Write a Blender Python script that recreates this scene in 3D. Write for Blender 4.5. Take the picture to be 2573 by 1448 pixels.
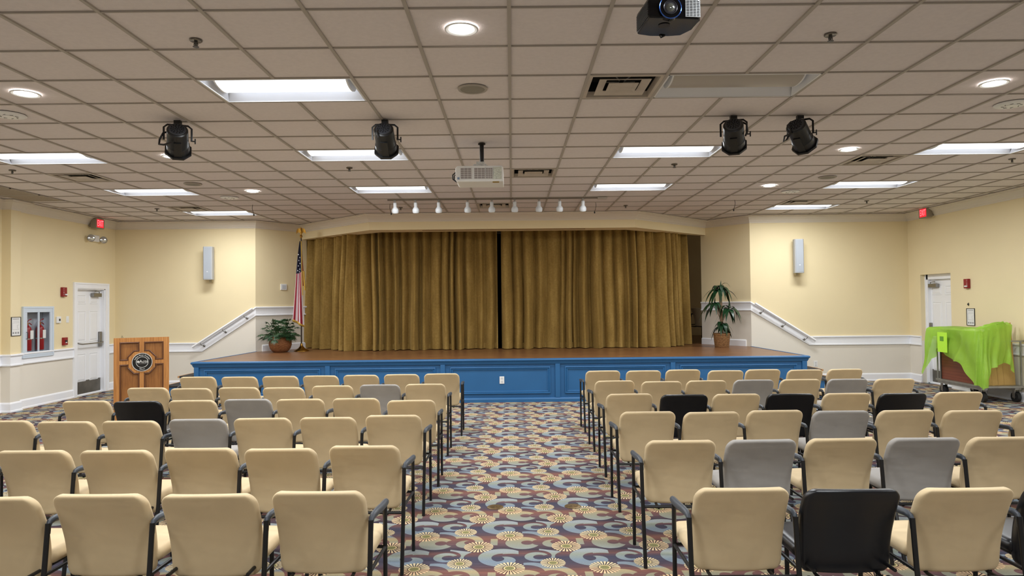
import bpy, bmesh, math, random
from mathutils import Vector, Matrix
random.seed(7)
PI=math.pi
for o in list(bpy.data.objects): bpy.data.objects.remove(o)
SC=bpy.context.scene; C=SC.collection
# ------------------------------------------------------------------ camera, world, exposure
f=1715.0; CAMZ=1.68
p=math.atan(38/f); r=0.0107
F=Vector((0,math.cos(p),math.sin(p))); R0=Vector((1,0,0)); U0=R0.cross(F)
R=R0*math.cos(r)-U0*math.sin(r); U=U0*math.cos(r)+R0*math.sin(r)
cd=bpy.data.cameras.new('camera'); cam=bpy.data.objects.new('camera',cd); C.objects.link(cam)
cd.sensor_width=36; cd.sensor_fit='HORIZONTAL'; cd.lens=f/2573*36; cd.clip_end=100; cd.clip_start=.05
cam.matrix_world=Matrix(((R.x,U.x,-F.x,0),(R.y,U.y,-F.y,0),(R.z,U.z,-F.z,CAMZ),(0,0,0,1)))
SC.camera=cam
WORLD=.22  # sky strength, enters as fill through the added rear openings
w=bpy.data.worlds.new('world'); SC.world=w; w.use_nodes=True
w.node_tree.nodes['Background'].inputs[0].default_value=(.95,.97,1.0,1); w.node_tree.nodes['Background'].inputs[1].default_value=WORLD
SC.view_settings.view_transform='Standard'; SC.view_settings.look='None'; SC.view_settings.gamma=1
SC.view_settings.use_curve_mapping=False
SC.view_settings.exposure=0.0
TROFFER=3.2; LAMP_W=57.0; DOWN=26.0
CZ=3.432; T=.6096; K0=4.02
def ky(k): return K0+T*k

# ------------------------------------------------------------------ materials
def lin(c):
    o=[]
    for v in c[:3]:
        v=v/255; o.append(v/12.92 if v<=.04045 else ((v+.055)/1.055)**2.4)
    return (*o,1)
MATS={}
class NT:
    def __init__(s,m): s.m=m; s.t=m.node_tree; s.N=s.t.nodes; s.L=s.t.links; s.b=s.N.get('Principled BSDF')
    def node(s,ty,**k):
        n=s.N.new(ty)
        for a,b in k.items(): setattr(n,a,b)
        return n
    def put(s,inp,v):
        if v is None: return
        if isinstance(v,bpy.types.NodeSocket): s.L.new(v,inp)
        else: inp.default_value=v
    def math(s,op,a,b=None,c=None):
        n=s.node('ShaderNodeMath',operation=op); s.put(n.inputs[0],a); s.put(n.inputs[1],b); s.put(n.inputs[2],c); return n.outputs[0]
    def mix(s,fac,a,b,mode='MIX'):
        n=s.node('ShaderNodeMix',data_type='RGBA',blend_type=mode); s.put(n.inputs[0],fac); s.put(n.inputs[6],a); s.put(n.inputs[7],b); return n.outputs[2]
    def coord(s,kind='Object'): return s.node('ShaderNodeTexCoord').outputs[kind]
    def mapping(s,v,scale=(1,1,1),rot=(0,0,0),loc=(0,0,0)):
        n=s.node('ShaderNodeMapping'); s.L.new(v,n.inputs[0]); n.inputs[1].default_value=loc; n.inputs[2].default_value=rot; n.inputs[3].default_value=scale; return n.outputs[0]
    def noise(s,v,scale,detail=3,rough=.5):
        n=s.node('ShaderNodeTexNoise'); s.L.new(v,n.inputs['Vector']); n.inputs['Scale'].default_value=scale; n.inputs['Detail'].default_value=detail; n.inputs['Roughness'].default_value=rough; return n.outputs[0]
    def ramp(s,fac,stops,interp='LINEAR'):
        n=s.node('ShaderNodeValToRGB'); n.color_ramp.interpolation=interp; e=n.color_ramp.elements
        e[0].position=stops[0][0]; e[0].color=stops[0][1]; e[1].position=stops[-1][0]; e[1].color=stops[-1][1]
        for q,c in stops[1:-1]: x=e.new(q); x.color=c
        s.put(n.inputs[0],fac); return n.outputs[0]
    def bump(s,h,dist,strength=1):
        n=s.node('ShaderNodeBump'); n.inputs['Strength'].default_value=strength; n.inputs['Distance'].default_value=dist; s.L.new(h,n.inputs['Height']); s.L.new(n.outputs[0],s.b.inputs['Normal']); return n
def mat(name,rgb,rough=.6,metal=0,noise=None,bump=None,spec=.5,emit=None,alpha=None,trans=None,sheen=None,coat=None):
    if name in MATS: return MATS[name]
    m=bpy.data.materials.new(name); m.use_nodes=True; MATS[name]=m; t=NT(m); b=t.b
    b.inputs['Base Color'].default_value=lin(rgb); b.inputs['Roughness'].default_value=rough; b.inputs['Metallic'].default_value=metal
    b.inputs['Specular IOR Level'].default_value=spec
    co=None
    if noise or bump: co=t.coord()
    if noise:   # (scale, amount)
        n=t.noise(co,noise[0],4)
        a=lin(rgb); lo=tuple(max(0,v*(1-noise[1])) for v in a[:3])+(1,); hi=tuple(min(1,v*(1+noise[1])) for v in a[:3])+(1,)
        t.L.new(t.ramp(n,[(.3,lo),(.7,hi)]),b.inputs['Base Color'])
    if bump: t.bump(t.noise(co,bump[0],3),bump[1])
    if emit: b.inputs['Emission Color'].default_value=lin(emit[0]); b.inputs['Emission Strength'].default_value=emit[1]
    if trans: b.inputs['Transmission Weight'].default_value=trans
    if alpha is not None: b.inputs['Alpha'].default_value=alpha
    if sheen: b.inputs['Sheen Weight'].default_value=sheen[0]; b.inputs['Sheen Roughness'].default_value=.4; b.inputs['Sheen Tint'].default_value=lin(sheen[1])
    if coat: b.inputs['Coat Weight'].default_value=coat; b.inputs['Coat Roughness'].default_value=.1
    return m
wall_y=mat('wall_yellow_paint',(234,218,178),.75,noise=(1.2,.02),bump=(220,.0006))
wall_b=mat('wall_beige_paint',(230,223,210),.75,noise=(1.2,.02),bump=(220,.0006))
trim_w=mat('white_trim_paint',(243,244,248),.45)
door_w=mat('white_door_paint',(243,244,247),.4)
tile_m=mat('ceiling_tile',(221,214,214),.95,noise=(30,.03),bump=(160,.001),spec=.1)
tbar_m=mat('ceiling_bar',(172,165,157),.6)
blue_m=mat('blue_stage_paint',(38,96,146),.45,noise=(3,.04))
black_metal=mat('black_metal',(30,30,31),.38,.3)
arm_m=mat('dark_arm_rubber',(58,64,72),.45,bump=(80,.0006))
chrome=mat('chrome',(190,190,190),.2,1)
brushed=mat('brushed_steel',(150,148,144),.35,1,noise=(40,.08))
white_pl=mat('white_plastic',(232,232,230),.4)
grey_pl=mat('grey_plastic',(150,150,148),.5)
dark_gap=mat('dark_void',(14,14,14),.9)
red_pl=mat('red_plastic',(142,16,22),.35)
black_pl=mat('black_plastic',(20,20,22),.35)
gloss_black=mat('gloss_black',(8,8,10),.1,spec=.25)
gold=mat('polished_brass',(176,134,62),.28,1)
white_met=mat('white_enamel',(228,230,232),.35)
tan_fab=None
def fabric(name,rgb,rough,wr,sheen=None,spec=.3):
    m=mat(name,rgb,rough,noise=(6,.04),spec=spec,sheen=sheen); t=NT(m)
    co=t.coord(); n1=t.noise(t.mapping(co,(1,1,1.6)),5,2); n2=t.noise(co,420,2)
    t.bump(t.math('ADD',t.math('MULTIPLY',n1,1),t.math('MULTIPLY',n2,.03)),wr*.45); return m
tan_fab=fabric('tan_stretch_fabric',(206,184,146),.62,.012,(.3,(255,240,210)))
grey_fab=fabric('grey_stretch_fabric',(160,156,151),.7,.014,(.2,(230,230,235)))
black_vin=fabric('black_vinyl',(13,15,21),.34,.004,spec=.5)
# curtain velvet
velvet=mat('gold_velvet',(134,98,42),.8,sheen=(.25,(255,225,150)),spec=.15)
t=NT(velvet); co=t.coord(); n=t.noise(t.mapping(co,(3,3,.7)),1.6,4,.6); n2=t.noise(co,26,4,.6)
t.L.new(t.ramp(t.math('ADD',t.math('MULTIPLY',n,.65),t.math('MULTIPLY',n2,.35)),[(.3,lin((124,98,50))),(.5,lin((148,120,64))),(.7,lin((174,144,84)))]),t.b.inputs['Base Color'])
t.bump(n2,.004)
# oak podium
def wood(name,dark,mid,light,scale,axis,rough=.4,ring=3.0):
    m=mat(name,mid,rough); t=NT(m); co=t.coord()
    sc=[scale*8]*3; sc[axis]=scale
    v=t.mapping(co,tuple(sc)); n=t.noise(v,1.2,6,.65)
    wv=t.node('ShaderNodeTexWave',wave_type='RINGS',rings_direction='XYZ'[axis]); t.L.new(t.mapping(co,tuple(x*.35 for x in sc)),wv.inputs[0]); wv.inputs['Scale'].default_value=ring; wv.inputs['Distortion'].default_value=9; wv.inputs['Detail'].default_value=3
    fac=t.math('ADD',t.math('MULTIPLY',n,.82),t.math('MULTIPLY',wv.outputs[0],.18))
    t.L.new(t.ramp(fac,[(.2,lin(dark)),(.5,lin(mid)),(.8,lin(light))]),t.b.inputs['Base Color']); return m
oak=wood('golden_oak',(146,92,44),(180,122,64),(206,150,88),1.2,2)
oak_panel=wood('golden_oak_panel',(112,68,32),(146,94,46),(176,122,66),2.0,2)
brown_lam=wood('brown_laminate',(92,44,30),(112,56,38),(128,68,46),.7,1)
# stage deck planks
deck=mat('stage_planks',(112,66,38),.32); t=NT(deck); co=t.coord()
br=t.node('ShaderNodeTexBrick'); t.L.new(t.mapping(co,(1,1,1)),br.inputs['Vector'])
for k_,v_ in {'Scale':1.0,'Mortar Size':.0015,'Brick Width':1.2,'Row Height':.095}.items(): br.inputs[k_].default_value=v_
br.inputs['Color1'].default_value=lin((132,88,54)); br.inputs['Color2'].default_value=lin((104,68,42)); br.inputs['Mortar'].default_value=lin((60,38,24))
g=t.noise(t.mapping(co,(1.5,26,1)),2.5,5,.6)
t.L.new(t.mix(.5,br.outputs[0],t.ramp(g,[(.38,lin((70,44,28))),(.62,lin((170,120,78)))])),t.b.inputs['Base Color'])
# wicker
def wicker(name,a,b,sc):
    m=mat(name,a,.75); t=NT(m); co=t.coord('UV')
    br=t.node('ShaderNodeTexBrick'); t.L.new(co,br.inputs['Vector'])
    for k_,v_ in {'Scale':sc,'Mortar Size':.05,'Brick Width':.45,'Row Height':.22,'Mortar Smooth':.6}.items(): br.inputs[k_].default_value=v_
    br.inputs['Color1'].default_value=lin(a); br.inputs['Color2'].default_value=lin(b); br.inputs['Mortar'].default_value=lin(tuple(x*.5 for x in b))
    t.L.new(br.outputs[0],t.b.inputs['Base Color']); t.bump(t.math('SUBTRACT',1.0,br.outputs[1]),.012); return m
wick1=wicker('round_wicker',(204,136,80),(160,98,52),9)
wick2=wicker('honey_wicker',(196,146,90),(150,102,56),7)
leaf1=mat('palm_leaf',(40,70,40),.45,noise=(9,.3)); leaf2=mat('dracaena_leaf',(26,60,34),.35,noise=(7,.35))
bark=mat('bark',(132,108,84),.8,noise=(20,.25),bump=(30,.006)); soil=mat('soil',(40,30,22),.95)
cardboard=mat('cardboard',(198,160,96),.8,noise=(4,.06)); 
lime=mat('green_plastic_film',(178,228,84),.32,noise=(5,.06),trans=.0,alpha=.76,bump=(14,.007))
t=NT(lime); tr=t.node('ShaderNodeBsdfTranslucent'); tr.inputs[0].default_value=lin((180,232,80)); mx=t.node('ShaderNodeMixShader'); mx.inputs[0].default_value=.35
outn=t.N['Material Output']; t.L.new(t.b.outputs[0],mx.inputs[1]); t.L.new(tr.outputs[0],mx.inputs[2]); t.L.new(mx.outputs[0],outn.inputs[0])
glass=mat('clear_pane',(20,22,24),.03,alpha=.03,spec=.1)
lens_on=mat('lit_lens',(255,255,255),.5,emit=((238,246,255),TROFFER)); lens_off=mat('unlit_lens',(176,170,162),.4)
down_on=mat('lit_downlight',(255,255,255),.5,emit=((255,250,240),DOWN))
exit_red=mat('exit_red_glow',(200,20,30),.5,emit=((225,30,45),1.2)); exit_txt=mat('exit_letter_glow',(255,120,130),.5,emit=((255,120,130),1.6))
refl=mat('white_reflector',(225,228,236),.45)

# carpet -----------------------------------------------------------
carpet=mat('patterned_carpet',(90,80,90),.95,spec=.15); t=NT(carpet); P=.604
co=t.coord(); sep=t.node('ShaderNodeSeparateXYZ'); t.L.new(co,sep.inputs[0])
X0=t.math('ADD',sep.outputs[0],.035+60*P); Y0=t.math('ADD',sep.outputs[1],-4.363+60*P)
def frame(cx,cy):
    qx=t.math('ADD',t.math('WRAP',t.math('SUBTRACT',X0,cx),P/2,-P/2),cx); qy=t.math('ADD',t.math('WRAP',t.math('SUBTRACT',Y0,cy),P/2,-P/2),cy)
    c=t.node('ShaderNodeCombineXYZ'); t.L.new(qx,c.inputs[0]); t.L.new(qy,c.inputs[1]); return qx,qy,c.outputs[0]
def dist(q,cx,cy):
    n=t.node('ShaderNodeVectorMath',operation='DISTANCE'); t.L.new(q[2],n.inputs[0]); n.inputs[1].default_value=(cx,cy,0); return n.outputs['Value']
def disc(q,cx,cy,rr): return t.math('LESS_THAN',dist(q,cx,cy),rr)
def AND(*a):
    v=a[0]
    for b in a[1:]: v=t.math('MULTIPLY',v,b)
    return v
def OR(*a):
    v=a[0]
    for b in a[1:]: v=t.math('MAXIMUM',v,b)
    return v
def NOT(a): return t.math('SUBTRACT',1.0,a)
def LT(a,b): return t.math('LESS_THAN',a,b)
def GT(a,b): return t.math('GREATER_THAN',a,b)
q=frame(-.05,.185)
s1=OR(AND(disc(q,-.05,.185,.158),LT(q[0],-.045),NOT(disc(q,-.045,.18,.075))),
      AND(disc(q,-.05,.185,.158),GT(q[0],-.046),LT(q[0],.06),GT(q[1],.18),NOT(disc(q,0,.05,.2))),
      AND(disc(q,-.03,.13,.07),NOT(disc(q,-.08,.16,.045))),AND(disc(q,-.05,.185,.158),LT(q[1],.1),LT(q[0],.0)))
q=frame(.09,.455); s2=AND(disc(q,.09,.455,.12),NOT(disc(q,.122,.46,.042)),NOT(disc(q,.215,.463,.06)))
q=frame(.18,.193); s3=AND(disc(q,.18,.193,.081),NOT(disc(q,.198,.185,.042)),NOT(disc(q,.265,.172,.055)))
q=frame(.26,.26); t2=AND(LT(t.math('MULTIPLY_ADD',q[0],.33,q[1]),.402),GT(q[1],.17),GT(q[0],.2),LT(q[0],.345),NOT(disc(q,.185,.215,.095)),NOT(disc(q,.405,.19,.105)))
q=frame(.25,0.0); ll=NOT(disc(q,.1,-.075,.125))
t1=OR(AND(disc(q,.23,-.13,.19),GT(q[1],-.13),ll,NOT(disc(q,.27,-.13,.092)),GT(q[0],.18)),AND(disc(q,.13,-.07,.162),ll,GT(q[1],.0),GT(q[0],.09)))
q=frame(.3,.44); s4=AND(disc(q,.3,.44,.072),NOT(disc(q,.325,.47,.04)),LT(q[0],.335))
q=frame(-.11,.48); s5=AND(GT(q[0],-.135),LT(q[0],-.085),GT(q[1],.415),LT(q[1],.54))
sw=OR(s1,s2,s3,t2,t1,s4,s5)
ymod=t.math('DIVIDE',t.math('WRAP',Y0,P,0.0),P)
st=t.noise(t.mapping(co,(3,260,1)),1.0,3,.7); st2=t.noise(t.mapping(co,(.8,60,1)),1.0,2,.6); sp=t.noise(co,220,2,.7)
yy=t.math('ADD',ymod,t.math('MULTIPLY',t.math('SUBTRACT',st2,.5),.12))
ground=t.ramp(yy,[(0,lin((98,76,80))),(.12,lin((80,74,86))),(.3,lin((70,70,86))),(.42,lin((112,80,76))),(.54,lin((62,58,70))),(.7,lin((100,80,84))),(.9,lin((130,90,80))),(1,lin((106,82,80)))])
ground=t.mix(.75,ground,t.ramp(st,[(.25,(.12,.12,.12,1)),(.75,(.9,.86,.86,1))]),'OVERLAY')
swc=t.ramp(yy,[(0,lin((134,142,146))),(.2,lin((126,140,154))),(.38,lin((146,152,138))),(.5,lin((154,160,164))),(.62,lin((144,148,138))),(.8,lin((152,148,126))),(.93,lin((182,162,122))),(1,lin((146,148,140)))])
swc=t.mix(.35,swc,t.ramp(sp,[(.3,(.2,.2,.2,1)),(.7,(.8,.8,.8,1))]),'OVERLAY')
col=t.mix(sw,ground,swc)
for cx,cy,rr,ph in ((0,0,.1,0),(.281,.084,.083,.15),(.39,.384,.103,.4)):
    q=frame(cx,cy); d=dist(q,cx,cy)
    ang=t.math('ARCTAN2',t.math('SUBTRACT',q[1],cy),t.math('SUBTRACT',q[0],cx))
    saw=t.math('FRACT',t.math('MULTIPLY',t.math('ADD',ang,PI+ph),24/(2*PI)))
    rim=t.math('MULTIPLY_ADD',t.math('ABSOLUTE',t.math('SUBTRACT',saw,.5)),-.012,rr)
    petal=AND(LT(t.math('ABSOLUTE',t.math('SUBTRACT',saw,.5)),t.math('MULTIPLY_ADD',d,.2/rr,.14)),GT(d,rr*.44),LT(d,rim))
    pc=t.ramp(yy,[(0,lin((226,208,168))),(.6,lin((228,200,160))),(1,lin((232,196,154)))])
    col=t.mix(AND(LT(d,rr*.96)),col,t.mix(.7,col,lin((44,36,38))))
    col=t.mix(petal,col,pc)
    col=t.mix(LT(d,rr*.42),col,lin((30,26,28)))
    col=t.mix(LT(d,rr*.39),col,lin((222,200,150)))
    col=t.mix(LT(d,rr*.3),col,t.mix(.5,lin((128,124,84)),t.ramp(sp,[(.3,lin((100,100,66))),(.7,lin((168,160,110)))])))
t.L.new(col,t.b.inputs['Base Color']); t.bump(t.noise(co,300,2),.003)

# ------------------------------------------------------------------ mesh builder
class MB:
    def __init__(s): s.v=[]; s.f=[]; s.mi=[]; s.uv=None; s.cur=0
    def add(s,vs,fs):
        b=len(s.v); s.v+= [tuple(x) for x in vs]; s.f+=[tuple(b+i for i in q) for q in fs]; s.mi+=[s.cur]*len(fs); return s
    def box(s,x0,x1,y0,y1,z0,z1,M=None):
        v=[(x0,y0,z0),(x1,y0,z0),(x1,y1,z0),(x0,y1,z0),(x0,y0,z1),(x1,y0,z1),(x1,y1,z1),(x0,y1,z1)]
        if M: v=[tuple(M@Vector(a)) for a in v]
        return s.add(v,[(0,3,2,1),(4,5,6,7),(0,1,5,4),(1,2,6,5),(2,3,7,6),(3,0,4,7)])
    def prism(s,poly,a0,a1,axis='y'):
        # poly list of 2d points; extruded along axis
        n=len(poly); mk={'y':lambda p,a:(p[0],a,p[1]),'x':lambda p,a:(a,p[0],p[1]),'z':lambda p,a:(p[0],p[1],a)}[axis]
        v=[mk(p_,a0) for p_ in poly]+[mk(p_,a1) for p_ in poly]
        fs=[tuple(range(n)),tuple(range(2*n-1,n-1,-1))]+[(i,i+n,(i+1)%n+n,(i+1)%n) for i in range(n)]
        return s.add(v,fs)
    def tube(s,pts,rad,n=8,cap=True,sx=1,sy=1):
        pts=[Vector(q) for q in pts]; m=len(pts); vs=[]; prev=None
        rad=rad if isinstance(rad,(list,tuple)) else [rad]*m
        for i,pt in enumerate(pts):
            d=(pts[min(i+1,m-1)]-pts[max(i-1,0)]).normalized()
            if prev is None:
                a=Vector((0,0,1)) if abs(d.z)<.9 else Vector((1,0,0)); u=d.cross(a).normalized()
            else: u=(prev-d*prev.dot(d)).normalized()
            prev=u; w_=d.cross(u)
            for k in range(n):
                t_=2*PI*k/n; vs.append(tuple(pt+u*math.cos(t_)*rad[i]*sx+w_*math.sin(t_)*rad[i]*sy))
        fs=[(i*n+k,i*n+(k+1)%n,(i+1)*n+(k+1)%n,(i+1)*n+k) for i in range(m-1) for k in range(n)]
        if cap: fs+= [tuple(range(n-1,-1,-1)),tuple(range((m-1)*n,m*n))]
        return s.add(vs,fs)
    def lathe(s,prof,n=24,c=(0,0,0),M=None,capb=True,capt=True):
        vs=[];m=len(prof)
        for rr,z in prof:
            for k in range(n): vs.append((c[0]+rr*math.cos(2*PI*k/n),c[1]+rr*math.sin(2*PI*k/n),c[2]+z))
        if M: vs=[tuple(M@Vector(a)) for a in vs]
        fs=[(i*n+k,i*n+(k+1)%n,(i+1)*n+(k+1)%n,(i+1)*n+k) for i in range(m-1) for k in range(n)]
        if capb: fs.append(tuple(range(n-1,-1,-1)))
        if capt: fs.append(tuple(range((m-1)*n,m*n)))
        return s.add(vs,fs)
    def grid(s,fn,nu,nv):
        vs=[fn(i/nu,j/nv) for j in range(nv+1) for i in range(nu+1)]
        return s.add(vs,[(j*(nu+1)+i,j*(nu+1)+i+1,(j+1)*(nu+1)+i+1,(j+1)*(nu+1)+i) for j in range(nv) for i in range(nu)])
    def sweep(s,path,prof,closed=False):
        # path (x,y,dz), profile (out,z); room lies on the right-hand side of the path direction
        n=len(path); m=len(prof); vs=[]
        def nrm(a,b): d=Vector((b[0]-a[0],b[1]-a[1])).normalized(); return Vector((d.y,-d.x))
        for i,q_ in enumerate(path):
            if i==0: o=nrm(path[0],path[1])
            elif i==n-1: o=nrm(path[-2],path[-1])
            else:
                a=nrm(path[i-1],q_); b=nrm(q_,path[i+1]); o=(a+b); o=o/max(.2,(1+a.dot(b)))
            dz=q_[2] if len(q_)>2 else 0
            for (u,z) in prof: vs.append((q_[0]+o.x*u,q_[1]+o.y*u,z+dz))
        fs=[(i*m+k,i*m+(k+1)%m,(i+1)*m+(k+1)%m,(i+1)*m+k) for i in range(n-1) for k in range(m)]
        fs+=[tuple(range(m-1,-1,-1)),tuple(range((n-1)*m,n*m))]
        return s.add(vs,fs)
    def build(s,name,mats,parent=None,smooth=False,bevel=0,seg=2,merge=False,uv=None,kind=None,solid=0,loc=None):
        me=bpy.data.meshes.new(name); me.from_pydata(s.v,[],s.f)
        mats=mats if isinstance(mats,(list,tuple)) else [mats]
        for m in mats: me.materials.append(m)
        me.polygons.foreach_set('material_index',s.mi)
        bm=bmesh.new(); bm.from_mesh(me)
        if merge: bmesh.ops.remove_doubles(bm,verts=bm.verts,dist=merge if isinstance(merge,float) else 1e-5)
        if bevel: bmesh.ops.bevel(bm,geom=list(bm.edges),offset=bevel,segments=seg,affect='EDGES',profile=.5)
        if solid==0: bmesh.ops.recalc_face_normals(bm,faces=bm.faces)
        else: bmesh.ops.solidify(bm,geom=list(bm.faces),thickness=solid)
        bm.to_mesh(me); bm.free()
        if smooth:
            me.polygons.foreach_set('use_smooth',[True]*len(me.polygons))
            if smooth!='all': me.set_sharp_from_angle(angle=math.radians(38))
        if uv:
            l=me.uv_layers.new(name='UVMap')
            for lp in me.loops:
                l.data[lp.index].uv=uv(me.vertices[lp.vertex_index].co)
        o=bpy.data.objects.new(name,me); C.objects.link(o)
        if parent: o.parent=parent
        if kind: o['kind']=kind
        if loc: o.location=loc
        return o
def tag(o,label,cat,group=None,kind=None):
    o['label']=label; o['category']=cat
    if group: o['group']=group
    if kind: o['kind']=kind
    return o
def thing(name,label,cat,loc=(0,0,0),rz=0,group=None):
    o=bpy.data.objects.new(name,None); C.objects.link(o); o.location=loc; o.rotation_euler=(0,0,rz); o.empty_display_size=.1
    return tag(o,label,cat,group)
def struct(o,label=None):
    o['kind']='structure'
    if label: o['label']=label
    return o
def dup(root,loc,rz=None,label=None,group=None,mswap=None):
    def cp(o,par):
        c=o.copy(); C.objects.link(c); c.parent=par
        for ch in o.children: cp(ch,c)
        return c
    r_=cp(root,None); r_.location=loc
    if rz is not None: r_.rotation_euler=(0,0,rz)
    if label: r_['label']=label
    if group: r_['group']=group
    return r_
def text_verts(s,size,depth=.002,align='CENTER'):
    cu=bpy.data.curves.new('tmp','FONT'); cu.body=s; cu.size=size; cu.extrude=depth; cu.align_x=align; cu.align_y='CENTER'; cu.resolution_u=2
    o=bpy.data.objects.new('tmp',cu); C.objects.link(o); bpy.context.view_layer.update()
    me=o.to_mesh(); v=[tuple(a.co) for a in me.vertices]; fs=[tuple(q.vertices) for q in me.polygons]
    o.to_mesh_clear(); bpy.data.objects.remove(o); bpy.data.curves.remove(cu); return v,fs
def add_text(mb,s,size,M,depth=.002):
    v,fs=text_verts(s,size,depth); mb.add([tuple(M@Vector(a)) for a in v],fs)
def textM(x,y,z,rot=0): # text standing in the local xz plane, facing -y
    return Matrix.Translation((x,y,z))@Matrix.Rotation(-rot,4,'Y')@Matrix.Rotation(PI/2,4,'X')

# ------------------------------------------------------------------ room shell
WX=8.2; BY=14.1
m=MB(); m.box(-8.9,8.9,-3.6,19.2,-.1,0); struct(m.build('floor',carpet))
def side_wall(sgn,name):
    s=sgn; m=MB()
    def bx(xa,xb,y0,y1,z0,z1):
        x0,x1=sorted((s*xa,s*xb)); 
        if z0<.84<z1:
            m.cur=1; m.box(x0,x1,y0,y1,z0,.84); m.cur=0; m.box(x0,x1,y0,y1,.84,z1)
        else: m.cur=1 if z1<=.84 else 0; m.box(x0,x1,y0,y1,z0,z1)
    if s<0:
        o0,o1,ot=12.85,13.74,2.06
        bx(8.27,8.8,-3.5,11.05,0,CZ+.02); bx(8.12,8.8,11.05,11.27,0,CZ+.02); bx(8.2,8.5,11.27,11.425,0,CZ+.02); bx(8.2,8.5,11.425,12.155,0,.86); bx(8.2,8.5,11.425,12.155,1.69,CZ+.02); bx(8.36,8.5,11.425,12.155,.86,1.69); bx(8.2,8.5,12.155,o0,0,CZ+.02)
    else:
        o0,o1,ot=12.755,13.70,2.16
        bx(8.2,8.5,-3.5,o0,0,CZ+.02)
    bx(8.2,8.5,o0,o1,ot,CZ+.02); bx(8.2,8.5,o1,BY,0,CZ+.02)
    return struct(m.build(name,[wall_y,wall_b]))
side_wall(-1,'wall_left'); side_wall(1,'wall_right')
# brass floor outlets
for x_,l_ in ((-.157,'left of two round bronze floor outlets in the aisle carpet'),(.481,'right of two round bronze floor outlets in the aisle carpet')):
    t_=thing('floor_outlet',l_,'floor outlet',(x_,5.66,0),0,'round bronze floor outlets in the aisle'); bz=mat('aged_bronze',(112,90,54),.45,.7,noise=(60,.3))
    m=MB(); m.lathe([(.068,0),(.068,.003),(.06,.006),(.04,.006)],32); m.build('cover',bz,t_,smooth=True)
    for s_ in (-1,1): m=MB(); m.lathe([(.017,.006),(.017,.008)],18,c=(s_*.024,0,0)); m.build('flip_lid',bz,t_)
# flat stage-side walls with the sloping split between the two paints
def stage_wall(s,xc,name,xs0,xs1):
    m=MB(); a,b=WX+.3,abs(xc)
    pts=[(a,.84),(xs0,.84),(b,1.56)]
    m.cur=1; m.prism([(s*a,0),(s*a,.84),(s*xs0,.84),(s*b,1.56),(s*b,0)],BY,BY+.15)
    m.cur=0; m.prism([(s*a,.84),(s*a,CZ+.02),(s*b,CZ+.02),(s*b,1.56),(s*xs0,.84)],BY,BY+.15)
    return struct(m.build(name,[wall_y,wall_b]))
stage_wall(-1,-5.30,'wall_front_left',6.40,5.30); stage_wall(1,4.93,'wall_front_right',6.12,4.93)
def angled(xa,ya,xb,yb,name):
    m=MB(); s=1 if xa>0 else -1
    for ci,z0,z1 in ((1,0,1.56),(0,1.56,CZ+.02)):
        m.cur=ci; m.prism([(xa,ya),(xb,yb),(xb+s*.25,yb+.05),(xb+s*.25,yb+.3),(xa+s*.2,ya+.15)],z0,z1,'z')
    return struct(m.build(name,[wall_y,wall_b]))
angled(-5.30,BY,-4.54,15.1,'wall_angled_left'); angled(4.93,BY,4.19,15.1,'wall_angled_right')
m=MB(); m.box(-8.8,8.8,-3.7,-3.5,0,.3); m.box(-8.8,8.8,-3.7,-3.5,3.1,CZ+.02)  # unseen rear wall, openings added to let sky light fill the room
for x in (-8.4,-5.1,-1.7,1.7,5.1,8.4): m.box(x-.2,x+.2,-3.7,-3.5,.3,3.1)
struct(m.build('wall_back',wall_y))
for k_,(xa,xb) in enumerate(((-8.2,-5.3),(-4.9,-1.9),(-1.5,1.5),(1.9,4.9),(5.3,8.2))):
    m=MB(); m.box(xa,xb,-3.66,-3.6,.3,.36); m.box(xa,xb,-3.66,-3.6,3.04,3.1); m.box(xa,xa+.06,-3.66,-3.6,.3,3.1); m.box(xb-.06,xb,-3.66,-3.6,.3,3.1); m.box(xa,xb,-3.65,-3.61,1.68,1.73); struct(m.build('added_window_%d'%(k_+1),trim_w))  # frames for the added openings behind the camera
m=MB(); m.box(-8.5,8.5,19.0,19.2,0,3.6); m.box(-8.5,-8.3,BY,19,0,3.6); m.box(8.3,8.5,BY,19,0,3.6); struct(m.build('wall_backstage',wall_y))
# header over the stage
hp=[(-4.61,15.0),(-2.76,13.24),(2.415,13.27),(4.27,15.0)]
inn=[(4.42,15.3),(2.30,13.70),(-2.62,13.68),(-4.74,15.3)]
m=MB(); m.prism(hp+inn,3.13,CZ+.03,'z'); struct(m.build('wall_header',wall_y))
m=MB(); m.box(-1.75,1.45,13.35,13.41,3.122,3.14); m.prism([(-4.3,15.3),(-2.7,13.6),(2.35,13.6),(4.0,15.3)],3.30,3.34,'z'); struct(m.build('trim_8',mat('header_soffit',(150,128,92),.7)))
# crown, chair rail, baseboard
crown=[(0,3.285),(.012,3.285),(.018,3.305),(.03,3.312),(.05,3.345),(.09,3.385),(.115,3.398),(.12,3.412),(.14,3.418),(.14,CZ+.004),(0,CZ+.004)]
m=MB(); m.sweep([(-8.27,-3.5),(-8.27,11.05),(-8.12,11.05),(-8.12,11.27),(-8.2,11.27),(-8.2,BY),(-5.30,BY),(-4.61,15.0),(-2.76,13.24),(2.415,13.27),(4.27,15.0),(4.93,BY),(WX,BY),(WX,-3.5)],crown)
struct(m.build('trim_1',mat('crown_paint',(222,214,202),.6)))
def railprof(z=0): return [(0,.742),(.018,.742),(.03,.75),(.03,.768),(.014,.775),(.014,.895),(.024,.9),(.038,.912),(.038,.928),(.03,.936),(0,.936)]
def sweepo(name,paths,prof,mt=trim_w):
    m=MB()
    for q_ in paths: m.sweep(q_,prof)
    return struct(m.build(name,mt))
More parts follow.
